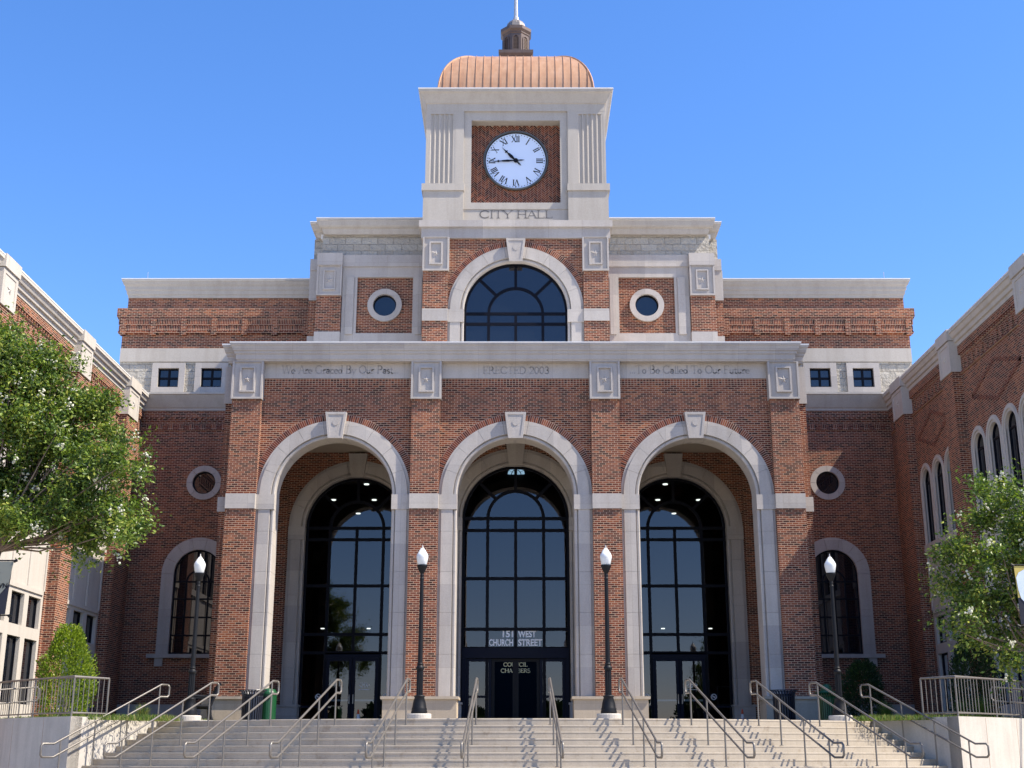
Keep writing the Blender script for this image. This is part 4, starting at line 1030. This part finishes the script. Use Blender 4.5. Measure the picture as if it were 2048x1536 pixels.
# ================================================================== TERRACE, STEPS, GROUND
CY = 46.0; R0 = 15.5; RISE = .151; TR = .31; AW = 35.6
def pol(r, a, z=0): return (r * math.sin(R(a)), CY - r * math.cos(R(a)), z)
NA = 60
mb = MB()
top = [pol(R0, -AW + 2 * AW * i / NA, T) for i in range(NA + 1)] + [pol(8.0, AW, T), (15.0, 41.9, T), (15.0, 49, T), (-15.0, 49, T), (-15.0, 41.9, T), pol(8.0, -AW, T)]
mb.add(top, [tuple(range(len(top)))]); tag(mb.build("terrace", 'paving', recalc=False), kind='structure')
mb = MB(); ns = 16
for k in range(ns):
    r0 = R0 + TR * k; r1 = r0 + TR; z0 = T - RISE * k; z1 = z0 - RISE
    aa = AW
    n = NA
    for i in range(n):
        a0 = -aa + 2 * aa * i / n; a1 = -aa + 2 * aa * (i + 1) / n
        # riser with a small rounded nosing, then tread
        b = .006
        P = [pol(r0 - .06, a0, z0), pol(r0 - .06, a1, z0), pol(r0 - .004, a0, z0), pol(r0 - .004, a1, z0), pol(r0 + b, a0, z0 - .012), pol(r0 + b, a1, z0 - .012), pol(r0 + b, a0, z0 - .035), pol(r0 + b, a1, z0 - .035), pol(r0, a0, z0 - .05), pol(r0, a1, z0 - .05), pol(r0, a0, z1), pol(r0, a1, z1), pol(r1, a0, z1), pol(r1, a1, z1)]
        P = [(x, y, z + (.004 if j < 2 and k == 0 else .004 if (k == 0 and j < 4) else 0)) for j, (x, y, z) in enumerate(P)]
        mb.add(P, [(2 * j, 2 * j + 1, 2 * j + 3, 2 * j + 2) for j in range(6)])
tag(mb.build("steps", 'steps'), kind='structure')
mb = MB(); mb.add([(-400, -400, GZ - .004), (400, -400, GZ - .004), (400, 600, GZ - .004), (-400, 600, GZ - .004)], [(0, 1, 2, 3)])
tag(mb.build("ground", 'paving', recalc=False), kind='structure')
mb = MB(); mb.add([(-400, -24, GZ), (400, -24, GZ), (400, -12, GZ), (-400, -12, GZ)], [(0, 1, 2, 3)]); tag(mb.build("road", 'asphalt', recalc=False), kind='structure')
# retaining walls
RW = 18.1; WT = .86
for sg, lab in ((-1, "grey stained concrete retaining wall left of the steps"), (1, "grey concrete retaining wall right of the steps")):
    mb = MB(); n = 14; a1 = 54
    outer = [pol(RW, sg * (AW + (a1 - AW) * i / n)) for i in range(n + 1)]; inner = [pol(RW - .32, sg * (AW + (a1 - AW) * i / n)) for i in range(n + 1)]
    ring = outer + inner[::-1]
    mb.strip([[(x, y, z) for x, y, z0 in ring] for z in (GZ - .1, WT)])
    wall = mb.build("retaining_wall", 'concrete'); tag(wall, lab, "wall", "retaining walls beside the steps")
    m = MB(); c0 = pol(13.4, sg * AW); c1 = pol(RW, sg * AW)
    q = [pol(13.4, sg * AW), pol(RW + .001, sg * AW), pol(RW + .001, sg * (AW + 1.0)), pol(13.4, sg * (AW + 1.35))]
    m.strip([[(x, y, z) for x, y, _ in q] for z in (GZ - .1, WT - .004)]); m.build("cheek_wall", 'concrete', wall, world=False)
    # control joints on the curved face
    m = MB()
    for a in (AW + 3.5, AW + 8.2, AW + 12.9):
        p = pol(RW, sg * a); t = Vector(pol(1, sg * (a + 90))) - Vector(pol(0, 0)); o = Vector((math.sin(R(sg * a)), -math.cos(R(sg * a)), 0)); u = Vector((math.cos(R(sg * a)), math.sin(R(sg * a)), 0))
        Fj = Fr(p, tuple(u), tuple(o)); m.box(Fj, -.006, .006, GZ, WT - .02, -.02, .004)
    m.build("control_joint", 'mortar', wall, world=False)
# planted ground behind the walls
mb = MB()
for sg in (-1, 1):
    pts = [pol(RW - .3, sg * (AW + 1 + (53 - AW) * i / 12), T + .01) for i in range(13)] + [(sg * 14.6, 48.2, T + .01), (sg * 9.9, 43.5, T + .01), pol(13.0, sg * (AW + 1), T + .01)]
    mb.add(pts, [tuple(range(len(pts)))])
tag(mb.build("planting_soil", 'soil', recalc=False), kind='structure')

# ------------------------------------------------------------------ handrails
def handrail(ang, label):
    base = pol(R0 + .15, ang, T - RISE)
    t = thing("handrail", base, label, "handrail", "handrails down the steps")
    o = Vector((math.sin(R(ang)), -math.cos(R(ang)), 0)); B = Vector(base)
    def P(r, z): return tuple(Vector(pol(r, ang, z)) - B)
    sl = RISE / TR; zt = T + .90; gap = .30
    rs, re = R0 + .12, R0 + 3.12
    def zl(r): return zt - sl * (r - rs)
    ze = zl(re)
    path = [P(rs - .26 + .05, zt), P(rs, zt), P(re, ze), P(re + .29, ze), P(re + .34, ze - .05), P(re + .34, ze - gap + .05), P(re + .29, ze - gap), P(re, ze - gap), P(rs, zt - gap), P(rs - .21, zt - gap), P(rs - .26, zt - gap + .05), P(rs - .26, zt - .05), P(rs - .21, zt)]
    MB().tube(path, .0235, 8).build("rail_loop", 'rail', t, smooth=True, world=False)
    for k in range(4):
        r = R0 + .16 + 3 * TR * k; zb = T - RISE * (3 * k + 1)
        zz = zl(max(r, rs))
        MB().tube([P(r, zb), P(r, zz)], .020, 8).build("post", 'rail', t, world=False)
        MB().lathe([(.045, 0), (.045, .012), (.021, .014)], P(r, zb), 10).build("foot_plate", 'rail', t, world=False)
    return t
UL = [955, 820, 683, 558, 438, 330]; UR = [1098, 1238, 1370, 1500, 1618, 1730]
def solve(u):
    th = R(16.18); best = None
    lo, hi = -45.0, 45.0
    for _ in range(60):
        mid = (lo + hi) / 2; x, y, _z = pol(R0 - .14, mid); z = T + .9
        t = y * math.cos(th) + z * math.sin(th); uu = 1035 + 2550 * (x - .066) / t
        if uu < u: lo = mid
        else: hi = mid
    return mid
NTH = ["innermost", "second", "third", "fourth", "fifth", "outermost"]
for us, side in ((UL, "left"), (UR, "right")):
    for k, u in enumerate(us):
        a = solve(u)
        if k == 5: a = (-1 if side == 'left' else 1) * min(abs(a), AW - .55)
        w = NTH[k]
        lab = {0: f"steel pipe handrail just {side} of the central door line, nearest the middle of the steps",
               5: f"steel pipe handrail against the concrete wall at the {side} end of the steps"}.get(k, f"steel pipe handrail on the steps, {w} to the {side} of the centre")
        handrail(a, lab)
# guard rails along the retaining walls
def guard(sg, label):
    a0 = AW + .7
    pts = [pol(RW - 1.15, sg * a0, WT), pol(RW - .16, sg * a0, WT)] + [pol(RW - .16, sg * (a0 + 1.2 + k * 2.1), WT) for k in range(1, 8)]
    B = Vector(pts[0]); t = thing("guard_railing", B, label, "railing", "guard railings on the retaining walls")
    L_ = [Vector(p) - B for p in pts]; up = Vector((0, 0, 1))
    MB().tube([p + up * .93 for p in L_], .026, 8).build("top_rail", 'rail', t, world=False)
    MB().tube([p + up * .09 for p in L_], .018, 8).build("bottom_rail", 'rail', t, world=False)
    for i, p in enumerate(L_):
        if i in (0, 1, 3, 5, 7): MB().tube([p, p + up * .93], .024, 8).build("post", 'rail', t, world=False)
    for a, b in zip(L_[:-1], L_[1:]):
        n = max(1, int((b - a).length / .125))
        for k in range(1, n):
            q = a.lerp(b, k / n); MB().tube([q + up * .09, q + up * .92], .0095, 5).build("baluster", 'rail', t, world=False)
guard(-1, "steel guard railing with thin balusters on the left retaining wall")
guard(1, "steel guard railing with thin balusters on the right retaining wall")
def ramp_rail(sg, label):
    y0, y1 = 32.6, 36.6; x0 = sg * 12.2; x1 = sg * 14.0
    B = Vector((x0, 33.6, T)); t = thing("ramp_handrail", B, label, "handrail", "handrails of the side ramps")
    A_ = Vector((x0, 33.6, T)) - B; C_ = Vector((sg * 16.5 if False else sg * 14.3, 32.2, T - .25)) - B; up = Vector((0, 0, 1)); dz = Vector((0, 0, 0))
    e = (A_ - C_).normalized() * .06
    MB().tube([C_ + up * .86, A_ + up * .86 - e, A_ + up * .80, A_ + up * .58, A_ + up * .52 - e, C_ + up * .52], .02, 8).build("rail_loop", 'rail', t, world=False)
    for f in (.18, .75):
        q = A_.lerp(C_, f); MB().tube([q - up * .1, q + up * .86], .02, 8).build("post", 'rail', t, world=False)
ramp_rail(-1, "looped pipe handrail of the ramp behind the left guard railing")
ramp_rail(1, "looped pipe handrail of the ramp behind the right guard railing")

# ------------------------------------------------------------------ street lamps
def make_lamp():
    t = thing("street_lamp", (-2.34, 32.2, T), "", "street lamp", "acorn-globe street lamps on the terrace")
    MB().lathe([(.30, 0), (.30, .13), (.285, .155), (.0, .155)], n=28).build("pedestal", 'whitep' if False else 'concrete', t, world=False)
    b = MB(); b.lathe([(.195, .155), (.20, .20), (.185, .24), (.19, .27), (.175, .30), (.155, .42), (.12, .54), (.135, .56), (.135, .585), (.085, .60)], n=20)
    b.build("base", 'lamp_metal', t, smooth=True, world=False)
    f = MB(); n = 24
    f.strip([[((.082 if i % 2 else .068) * math.cos(2 * PI * i / n), (.082 if i % 2 else .068) * math.sin(2 * PI * i / n), z) for i in range(n)] for z in (.59, 1.20)])
    f.lathe([(.06, 1.18), (.09, 1.20), (.105, 1.24), (.10, 1.27), (.07, 1.31), (.08, 1.35), (.065, 1.37), (.0, 1.37)], n=20)
    f.lathe([(.062, 1.36), (.046, 3.42), (.055, 3.43), (.055, 3.46), (.044, 3.48), (.05, 3.54), (.043, 3.57), (.07, 3.62), (.115, 3.72), (.13, 3.76), (.13, 3.79), (.0, 3.80)], n=20)
    f.build("pole", 'lamp_metal', t, world=False)
    g = MB(); g.lathe([(.10, 3.79), (.118, 3.81), (.150, 3.98), (.150, 4.02), (.142, 4.05), (.11, 4.11), (.10, 4.115), (.085, 4.16), (.072, 4.165), (.045, 4.21), (.0, 4.225)], n=24)
    g.build("globe", 'globe', t, smooth=True, world=False)
    MB().lathe([(.045, 4.205), (.03, 4.225), (.014, 4.235), (.018, 4.25), (.005, 4.30), (.0, 4.31)], n=10).build("finial", 'lead', t, world=False)
    return t
lamp = make_lamp()
for i, (x, y, lab) in enumerate(((-2.34, 32.2, "black acorn-globe street lamp between the left and middle arches"), (2.30, 32.2, "black acorn-globe street lamp between the middle and right arches"),
                                 (-8.33, 33.7, "black acorn-globe street lamp in front of the left arched window, beside the bench"), (8.33, 33.7, "black acorn-globe street lamp in front of the right arched window, beside the green bin"))):
    o = lamp if i == 0 else copy_tree(lamp)
    o.location = (x, y, T); o['label'] = lab

# ------------------------------------------------------------------ bins, bench, cones
def slat_bin(x, y, label, mat, h=1.02, r=.30, group=None, lid=False):
    t = thing("litter_bin", (x, y, T), label, "bin", group)
    m = MB(); n = 26
    for k in range(n):
        a = 2 * PI * k / n; c, s_ = math.cos(a), math.sin(a); w = .020
        prof = [(r * .90, .06), (r * .92, h * .80), (r * .98, h * .88), (r * 1.12, h * .94), (r * 1.30, h * .955)]
        rings = [[(c * q - s_ * w, s_ * q + c * w, z), (c * q + s_ * w, s_ * q - c * w, z), (c * (q + .012) + s_ * w, s_ * (q + .012) - c * w, z + .006), (c * (q + .012) - s_ * w, s_ * (q + .012) + c * w, z + .006)] for q, z in prof]
        m.strip(rings)
    m.build("slats", mat, t, world=False)
    m = MB()
    for rr, z in ((r * 1.29, h * .965), (r * .94, h * .8), (r * .93, .09)):
        m.tube([(rr * math.cos(2 * PI * i / 28), rr * math.sin(2 * PI * i / 28), z) for i in range(29)], .014, 6)
    m.lathe([(.05, 0), (r * .8, .0), (r * .9, .05), (r * .9, .07), (0, .07)], n=20)
    build_each(m, "hoop", mat, t, world=False)
    MB().lathe([(0, .08), (r * .80, .08), (r * .82, h * .86), (0, h * .86)], n=20).build("liner", 'black', t, world=False)
    if lid: MB().lathe([(r * 1.15, h * .96), (r * 1.1, h * 1.0), (r * .62, h * 1.02), (r * .55, h * 1.14), (r * .40, h * 1.21), (0, h * 1.23)], n=22).build("lid", mat, t, world=False, smooth=True)
    return t
slat_bin(-7.85, 39.2, "dark slatted litter bin with flared rim at the foot of the left arch", 'binblack', 1.07, .32, "dark slatted bins")
slat_bin(8.02, 39.2, "dark slatted litter bin with flared rim right of the right arch", 'binblack', 1.07, .34, "dark slatted bins")
slat_bin(9.0, 37.9, "green slatted litter bin with domed lid by the right corner pilaster", 'bingreen', .94, .27, None, True)
t = thing("recycling_bin", (-7.52, 39.9, T), "tall green recycling bin standing behind the dark slatted bin, left arch", "bin")
MB().lathe([(.22, 0), (.25, .02), (.26, .98), (.265, 1.0), (.25, 1.03), (.20, 1.10), (.0, 1.14)], n=24).build("body", 'bingreen', t, world=False)
MB().lathe([(.262, .93), (.275, .94), (.275, .98), (.262, .99)], n=24).build("rim_band", 'bingreen', t, world=False)
m = MB(); m.wbox(-.10, .10, -.268, -.24, .80, .88); m.build("slot", 'black', t, world=False)
t = thing("cast_iron_bench", (-8.55, 35.6, T), "dark metal bench with scrolled ends behind the leftmost street lamp", "bench", rz=R(-75))
for i in range(6): MB().tube([(-.6, -.22 + i * .09, .44 + .01 * abs(i - 2.5)), (.6, -.22 + i * .09, .44 + .01 * abs(i - 2.5))], .022, 6).build("seat_slat", 'lamp_metal', t, world=False)
for i in range(6): MB().tube([(-.6, .26 + i * .025, .52 + i * .085), (.6, .26 + i * .025, .52 + i * .085)], .020, 6).build("back_slat", 'lamp_metal', t, world=False)
for x in (-.62, .62):
    m = MB(); m.tube([(x, -.30, 0), (x, -.24, .12), (x, -.27, .30), (x, -.24, .44), (x, .26, .43), (x, .40, .78), (x, .44, .98), (x, .52, 1.02)], .04, 8)
    m.tube([(x, .36, 0), (x, .28, .2), (x, .26, .43)], .04, 8); m.tube([(x, -.24, .44), (x, -.30, .62), (x, -.22, .70), (x, .1, .68), (x, .34, .72)], .035, 8)
    m.build("bench_end", 'lamp_metal', t, world=False)
def cone(x, y, label):
    t = thing("traffic_cone", (x, y, T), label, "traffic cone", "traffic cones by the doors")
    MB().wbox(-.17, .17, -.17, .17, 0, .03).build("base", 'orange', t, world=False)
    def rr(z): return .125 - (.125 - .025) * (z - .03) / .67
    for z0_, z1_, mt, nm in ((.03, .16, 'orange', "cone_body"), (.16, .28, 'whitep', "reflective_band"), (.28, .40, 'orange', "cone_body"), (.40, .56, 'whitep', "reflective_band"), (.56, .72, 'orange', "cone_body")):
        MB().lathe([(rr(z0_), z0_), (rr(z1_), z1_)], n=18).build(nm, mt, t, world=False)
cone(7.98, 46.3, "orange and white traffic cone against the plinth inside the right arch")
cone(-5.55, 46.4, "orange and white traffic cone in front of the left double doors")

# ------------------------------------------------------------------ banners on poles at the frame edges
def banner(sg, label, loc, z0, z1, w, cloths):
    t = thing("banner_pole", (loc[0], loc[1], GZ), label, "banner")
    h = -GZ
    MB().lathe([(.13, 0), (.13, .5), (.07, .6), (.05, 6.0), (.0, 6.02)], n=14).build("pole", 'lamp_metal', t, world=False)
    for z in (z0, z1):
        MB().tube([(0, 0, z + h), (-sg * (w + .12), 0, z + h)], .014, 6).tube([(-sg * (w + .08), 0, z + h - .02), (-sg * (w + .14), 0, z + h + .01)], .028, 6).build("banner_arm", 'lamp_metal', t, world=False)
    return t
FB = Fr((0, 0, 0))
tl = banner(-1, "banner darkened as if shaded, with a ring emblem and dark lower half hanging from a pole, left edge", (-10.42, 24.0), 2.48, 3.50, .92, None)
Bx = Vector((-10.42, 24.0, GZ)); Fl = Fr((-10.42 + .08, 24.0, 0)); Fl.O -= Bx; Fl.O.z += .62
pl = [(0.0, 2.30), (.2, 2.12), (.45, 2.13), (.70, 2.22), (.86, 2.42), (.92, 2.86), (0.0, 2.86)]
MB().prism(Fl, [(0, 1.88), (.86, 1.88), (.90, 2.84), (0, 2.84)], -.006, .0).build("banner_cloth", 'cloth_dark', tl, world=False)
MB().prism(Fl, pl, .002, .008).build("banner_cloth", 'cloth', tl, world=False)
m = MB()
for k in range(20):
    p, q = [(.48 + .19 * math.cos(2 * PI * i / 20), 2.66 + .14 * math.sin(2 * PI * i / 20)) for i in (k, k + 1)]
    if k % 5: stroke_quad(m, Fl, p, q, .03, .0081, .011)
m.build("emblem", 'black', tl, world=False)
for o in [sans(Fl, "DOWNTOWN", .45, 2.36, .095, .80, .012, 'black', tl)]: o.location = (0, 0, 0)
tr = banner(1, "pale blue banner with a yellow top hanging from a pole, right edge", (10.93, 25.5), 2.43, 3.63, .86, None)
Bx = Vector((10.93, 25.5, GZ)); Fl = Fr((10.93 - .08, 25.5, 0)); Fl.O -= Bx; Fl.O.z += .68
MB().prism(Fl, [(-.84, 1.78), (0, 1.78), (0, 2.3), (-.84, 2.3)], -.006, .0).build("banner_cloth", 'cloth_dark', tr, world=False)
MB().prism(Fl, [(-.84, 2.3), (0, 2.3), (0, 2.93), (-.86, 2.93)], -.006, .0).build("banner_cloth", 'cloth_yellow', tr, world=False)
MB().prism(Fl, [(-.82, 2.45), (-.78, 2.28), (-.66, 2.15), (0, 2.10), (0, 2.88), (-.66, 2.86), (-.78, 2.80), (-.84, 2.70)], .002, .008).build("banner_cloth", 'cloth_blue', tr, world=False)
for o in [sans(Fl, "DOWNTOWN", -.36, 2.33, .085, .70, .012, 'black', tr), sans(Fl, "O", -.53, 2.52, .15, .16, .012, 'black', tr)]: o.location = (0, 0, 0)

# ------------------------------------------------------------------ planting
def leaf_quad(vs, fs, p, size, rr, asp=.5, updir=None):
    d = Vector((rr.gauss(0, 1), rr.gauss(0, 1), rr.gauss(0, .8) - .15))
    if updir is not None: d = d * .35 + updir
    d.normalize(); n = d.orthogonal().normalized(); n = (Matrix.Rotation(rr.random() * 6.28, 3, d) @ n)
    w = n * size * asp * .5; l = d * size; k = len(vs)
    fold = d.cross(n) * size * .12
    vs += [tuple(p), tuple(p + l * .5 + w + fold), tuple(p + l), tuple(p + l * .5 - w + fold)]; fs.append((k, k + 1, k + 2, k + 3))
def leaf_mesh(name, vs, fs, mat, parent):
    me = bpy.data.meshes.new(name); me.from_pydata(vs, [], fs); me.materials.append(M[mat]); me.update()
    o = bpy.data.objects.new(name, me); COL.objects.link(o); o.parent = parent; return o
def tree(loc, label, blobs, trunk, seed, nclump, nleaf, lsize, flowers=60, blades=True):
    """blobs: (x, y, z, rx, ry, rz) in world metres; trunk base = loc"""
    rr = random.Random(seed); t = thing("crape_myrtle", loc, label, "tree", "flowering crape myrtles")
    B = Vector(loc); tips = []
    tot = sum(b[3] * b[4] * b[5] for b in blobs)
    blobs = [(b[0], b[1], b[2], b[3] * 1.1, b[4] * 1.1, b[5] * 1.15) for b in blobs]
    for b in blobs:
        n = int(nclump * b[3] * b[4] * b[5] / tot)
        for _ in range(n):
            d = Vector((rr.gauss(0, 1), rr.gauss(0, 1), rr.gauss(0, 1))).normalized(); rad = rr.random() ** .5
            q = Vector((b[0] + d.x * b[3] * rad, b[1] + d.y * b[4] * rad, b[2] + d.z * b[5] * rad)); tips.append((q - B, rad, d))
    vs, fs = [], []
    fv = MB()
    for q, rad, d in tips:
        cs = rr.uniform(.16, .34); m = int(nleaf * rr.uniform(.4, 1.5))
        ax = (d + Vector((rr.gauss(0, .5), rr.gauss(0, .5), rr.gauss(0, .4) + .1))).normalized()
        for _ in range(m):
            s = rr.gauss(0, .5); e = Vector((rr.gauss(0, 1), rr.gauss(0, 1), rr.gauss(0, 1))) * cs * .42
            leaf_quad(vs, fs, q + ax * s * cs * 1.5 + e, lsize * rr.uniform(.6, 1.25), rr)
    crown = leaf_mesh("crown", vs, fs, 'leaf', t)
    out = [x for x in tips if x[1] > .86]; rr.shuffle(out)
    for q, rad, d in out[:flowers]:
        c = q + d * rr.uniform(.15, .32)
        for _ in range(rr.randint(4, 14)):
            p = c + Vector((rr.gauss(0, .045), rr.gauss(0, .045), rr.gauss(0, .06))); s = rr.uniform(.014, .032)
            fv.strip([[(p.x + s * a * math.cos(2 * PI * i / 5), p.y + s * a * math.sin(2 * PI * i / 5), p.z + s * h) for i in range(5)] for a, h in ((.3, -.9), (1, -.2), (.8, .5), (.2, .9))])
    bl = fv.build("blossoms", 'blossom', t, world=False); bl['kind'] = 'stuff'
    # trunks and limbs
    tm = MB(); lm = MB(); mains = []
    for k in range(trunk):
        a = 2 * PI * k / trunk + rr.random(); cx = sum(b[0] for b in blobs) / len(blobs) - B.x; cy = sum(b[1] for b in blobs) / len(blobs) - B.y
        zc = min(b[2] - b[5] for b in blobs) - B.z + .2
        p0 = Vector((.12 * math.cos(a), .12 * math.sin(a), 0)); p2 = Vector((cx * .35 + .7 * math.cos(a), cy * .35 + .7 * math.sin(a), zc))
        p1 = p0.lerp(p2, .5) + Vector((.1 * math.cos(a), .1 * math.sin(a), .1)); tm.tube([p0, p1, p2], .085, 8, .055); mains.append(p2)
    tm.build("trunk", 'bark', t, world=False, smooth=True)
    sel = tips[:]; rr.shuffle(sel)
    for q, rad, d in sel[:int(len(sel) * .13)]:
        s = min(mains, key=lambda m: (m - q).length); mid = s.lerp(q, .5) + Vector((rr.gauss(0, .12), rr.gauss(0, .12), -.15)); e = q + d * .15
        lm.tube([s, s.lerp(mid, .5) + Vector((0, 0, .05)), mid, mid.lerp(e, .6), e], .030, 5, .006)
    lm.build("limbs", 'bark', t, world=False)
    return t
tree((-12.6, 27.0, GZ), "large white-flowering crape myrtle in front of the left wing",
    [(-10.97, 26.5, 8.18, 0.71, 0.62, 0.6), (-10.58, 27.3, 7.96, 0.78, 0.66, 0.61), (-9.85, 27.6, 7.4, 0.78, 0.63, 0.54), (-10.71, 26.8, 6.74, 0.92, 0.75, 0.65), (-9.86, 27.1, 6.42, 0.76, 0.58, 0.46), (-8.76, 26.5, 5.95, 0.69, 0.51, 0.38), (-8.32, 27.3, 5.91, 0.46, 0.5, 0.22), (-10.78, 27.6, 5.64, 0.94, 0.68, 0.5), (-9.47, 26.8, 5.15, 0.8, 0.59, 0.45), (-8.75, 27.1, 4.99, 0.65, 0.5, 0.37), (-8.1, 26.5, 4.48, 0.42, 0.5, 0.25), (-9.08, 27.3, 4.34, 0.54, 0.5, 0.3), (-10.09, 27.6, 4.8, 0.6, 0.5, 0.33), (-12.2, 26.8, 7.41, 1.2, 1.14, 1.2), (-12.09, 27.1, 5.48, 1.08, 0.92, 0.86), (-10.63, 26.5, 4.66, 0.63, 0.5, 0.38), (-10.42, 27.3, 8.58, 0.34, 0.5, 0.2), (-9.08, 27.6, 6.94, 0.42, 0.5, 0.22), (-11.28, 26.8, 8.91, 0.44, 0.5, 0.28), (-9.15, 27.1, 7.55, 0.4, 0.5, 0.2)], 4, 3, 680, 105, .105, 150)
tree((12.4, 27.4, GZ), "smaller crape myrtle in front of the right wing, at the right edge",
    [(10.05, 26.9, 5.49, 0.28, 0.5, 0.3), (10.83, 27.7, 5.38, 0.4, 0.5, 0.31), (10.3, 28.0, 4.98, 0.4, 0.5, 0.31), (10.79, 27.2, 4.68, 0.45, 0.5, 0.37), (9.61, 27.5, 4.15, 0.45, 0.5, 0.35), (10.14, 26.9, 4.02, 0.49, 0.5, 0.34), (11.13, 27.7, 4.05, 0.6, 0.5, 0.44), (9.44, 28.0, 3.53, 0.35, 0.5, 0.31), (9.74, 27.2, 3.22, 0.49, 0.5, 0.34), (10.61, 27.5, 3.17, 0.59, 0.5, 0.39), (9.34, 26.9, 2.68, 0.4, 0.5, 0.23), (10.26, 27.7, 2.47, 0.51, 0.5, 0.3), (11.05, 28.0, 2.37, 0.59, 0.5, 0.37), (10.26, 27.2, 1.91, 0.36, 0.5, 0.17), (11.6, 27.5, 3.38, 0.86, 0.97, 1.18), (11.4, 26.9, 4.68, 0.64, 0.61, 0.64)], 4, 11, 300, 100, .10, 70)
def shrub(loc, label, h, w, mat, seed, n, cat="shrub", group=None, name="holly_shrub", ls=.07):
    rr = random.Random(seed); t = thing(name, loc, label, cat, group); vs, fs = [], []
    lob = [(rr.random() * 6.28, rr.uniform(.1, .9), rr.uniform(.75, 1.15)) for _ in range(40)]
    for _ in range(n):
        z = rr.random() ** .8; a = rr.random() * 6.28
        prof = w * (max(0.0, 1 - (max(0.0, z - .25) / .80) ** 2.1) ** .62) * (.86 + .14 * min(1, z * 3)) + .03
        f = 1.0
        for la, lz, lr in lob:
            dd = abs((a - la + PI) % (2 * PI) - PI)
            if dd < .5 and abs(z - lz) < .12: f = lr
        rad = prof * f * (rr.random() ** .28)
        p = Vector((rad * math.cos(a), rad * math.sin(a), z * h * rr.uniform(.93, 1.05) + .04))
        leaf_quad(vs, fs, p, ls * rr.uniform(.7, 1.3), rr, .55, Vector((math.cos(a) * .6, math.sin(a) * .6, .8)))
    leaf_mesh("foliage", vs, fs, mat, t)
    m = MB()
    for k in range(5): m.tube([(0.04 * math.cos(k * 1.3), .04 * math.sin(k * 1.3), -.02), (.18 * math.cos(k * 1.3), .18 * math.sin(k * 1.3), h * .5)], .018, 5, .008)
    m.build("stems", 'bark', t, world=False); return t
shrub((-12.1, 35.2, T), "bright yellow-green holly shrub behind the left guard railing", 2.45, .78, 'leaf_bright', 5, 9000)
shrub((12.65, 36.0, T), "dark green conical shrub behind the right guard railing", 2.35, .66, 'leaf_dark', 6, 8000)
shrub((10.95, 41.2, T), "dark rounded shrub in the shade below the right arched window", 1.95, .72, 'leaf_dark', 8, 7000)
def grasses(name, label, regions, seed, n, lo, hi, mat='grass', kind='stuff'):
    rr = random.Random(seed); vs, fs = [], []
    for _ in range(n):
        reg = rr.choice(regions); x = rr.uniform(reg[0], reg[1]); y = rr.uniform(reg[2], reg[3])
        if len(reg) > 5 and math.hypot(x, CY - y) > reg[5]: continue
        z = reg[4]; h = rr.uniform(lo, hi); a = rr.random() * 6.28; lx, ly = rr.gauss(0, .3) * h, rr.gauss(0, .3) * h; w = .008 + .004 * rr.random()
        k = len(vs); vs += [(x - w * math.cos(a), y - w * math.sin(a), z), (x + w * math.cos(a), y + w * math.sin(a), z), (x + lx * .4 + w * .7 * math.cos(a), y + ly * .4, z + h * .6), (x + lx, y + ly, z + h)]
        fs += [(k, k + 1, k + 2), (k, k + 2, k + 3)]
    me = bpy.data.meshes.new(name); me.from_pydata(vs, [], fs); me.materials.append(M[mat]); me.update()
    o = bpy.data.objects.new(name, me); COL.objects.link(o); o['kind'] = kind; o['label'] = label; return o
grasses("grass", "low green grass in the beds behind the retaining walls", [(-14.4, -8.4, 31.5, 38, T, 17.7), (8.6, 14.4, 31.8, 38, T, 17.7)], 3, 42000, .05, .17)
for i, (x, y, s) in enumerate(((12.2, 34.4, 1.0), (11.9, 35.0, .9), (10.6, 37.6, 1.0), (-9.45, 33.4, .7))):
    rr = random.Random(40 + i); t = (x, y, T); lab = (["dry ornamental grass tuft behind the right guard railing, in front of the conical shrub", "green ornamental grass tuft beside the conical shrub", "shaded ornamental grass tuft right of the green bin", "thin dry grass tuft beside the left end handrail"][i])
    vs, fs = [], []
    for _ in range(int(500 * s)):
        a = rr.random() * 6.28; r = rr.random() * .12; L2 = rr.uniform(.35, .75) * s; sp = rr.uniform(.05, .55)
        p = [Vector((r * math.cos(a), r * math.sin(a), 0))]
        for k in range(1, 5):
            f = k / 4; p.append(p[0] + Vector((math.cos(a) * sp * L2 * f * f, math.sin(a) * sp * L2 * f * f, L2 * (f - .25 * sp * f * f * 2))))
        k0 = len(vs); n = Vector((-math.sin(a), math.cos(a), 0)) * .006
        for k, q in enumerate(p): vs += [tuple(q - n * (1 - k / 5)), tuple(q + n * (1 - k / 5))]
        fs += [(k0 + 2 * k, k0 + 2 * k + 1, k0 + 2 * k + 3, k0 + 2 * k + 2) for k in range(4)]
    o = leaf_mesh("grass_tuft", vs, fs, 'grass', None); o.location = t; tag(o, lab, "plant", "ornamental grass tufts")
shrub((-10.75, 26.3, GZ), "low green bush at the foot of the left retaining wall, bottom left corner", 1.38, .75, 'leaf', 12, 9000, name="low_bush")
# across the street, behind the viewer: seen only in the glass
for i, (x, y, h, w, lab) in enumerate(((-30, -36, 8.0, 4.0, "broad tree across the street, farthest left behind the viewer"), (-21, -33, 7.5, 3.6, "broad tree across the street, second from the left behind the viewer"),
        (-13, -38, 6.5, 3.6, "round tree across the street, left of the middle behind the viewer"), (-5, -36, 5.6, 3.4, "low round tree across the street just left of the middle, behind the viewer"),
        (3, -38, 6.2, 3.6, "round tree across the street just right of the middle, behind the viewer"), (11, -35, 6.8, 3.4, "round tree across the street, right of the middle behind the viewer"),
        (19, -34, 7.6, 3.8, "broad tree across the street, second from the right behind the viewer"), (28, -36, 8.2, 4.0, "broad tree across the street, farthest right behind the viewer"))):
    shrub((x, y, GZ), lab, h, w, 'leaf_dark', 60 + i, 3200, "tree", "trees across the street", "street_tree", .55)
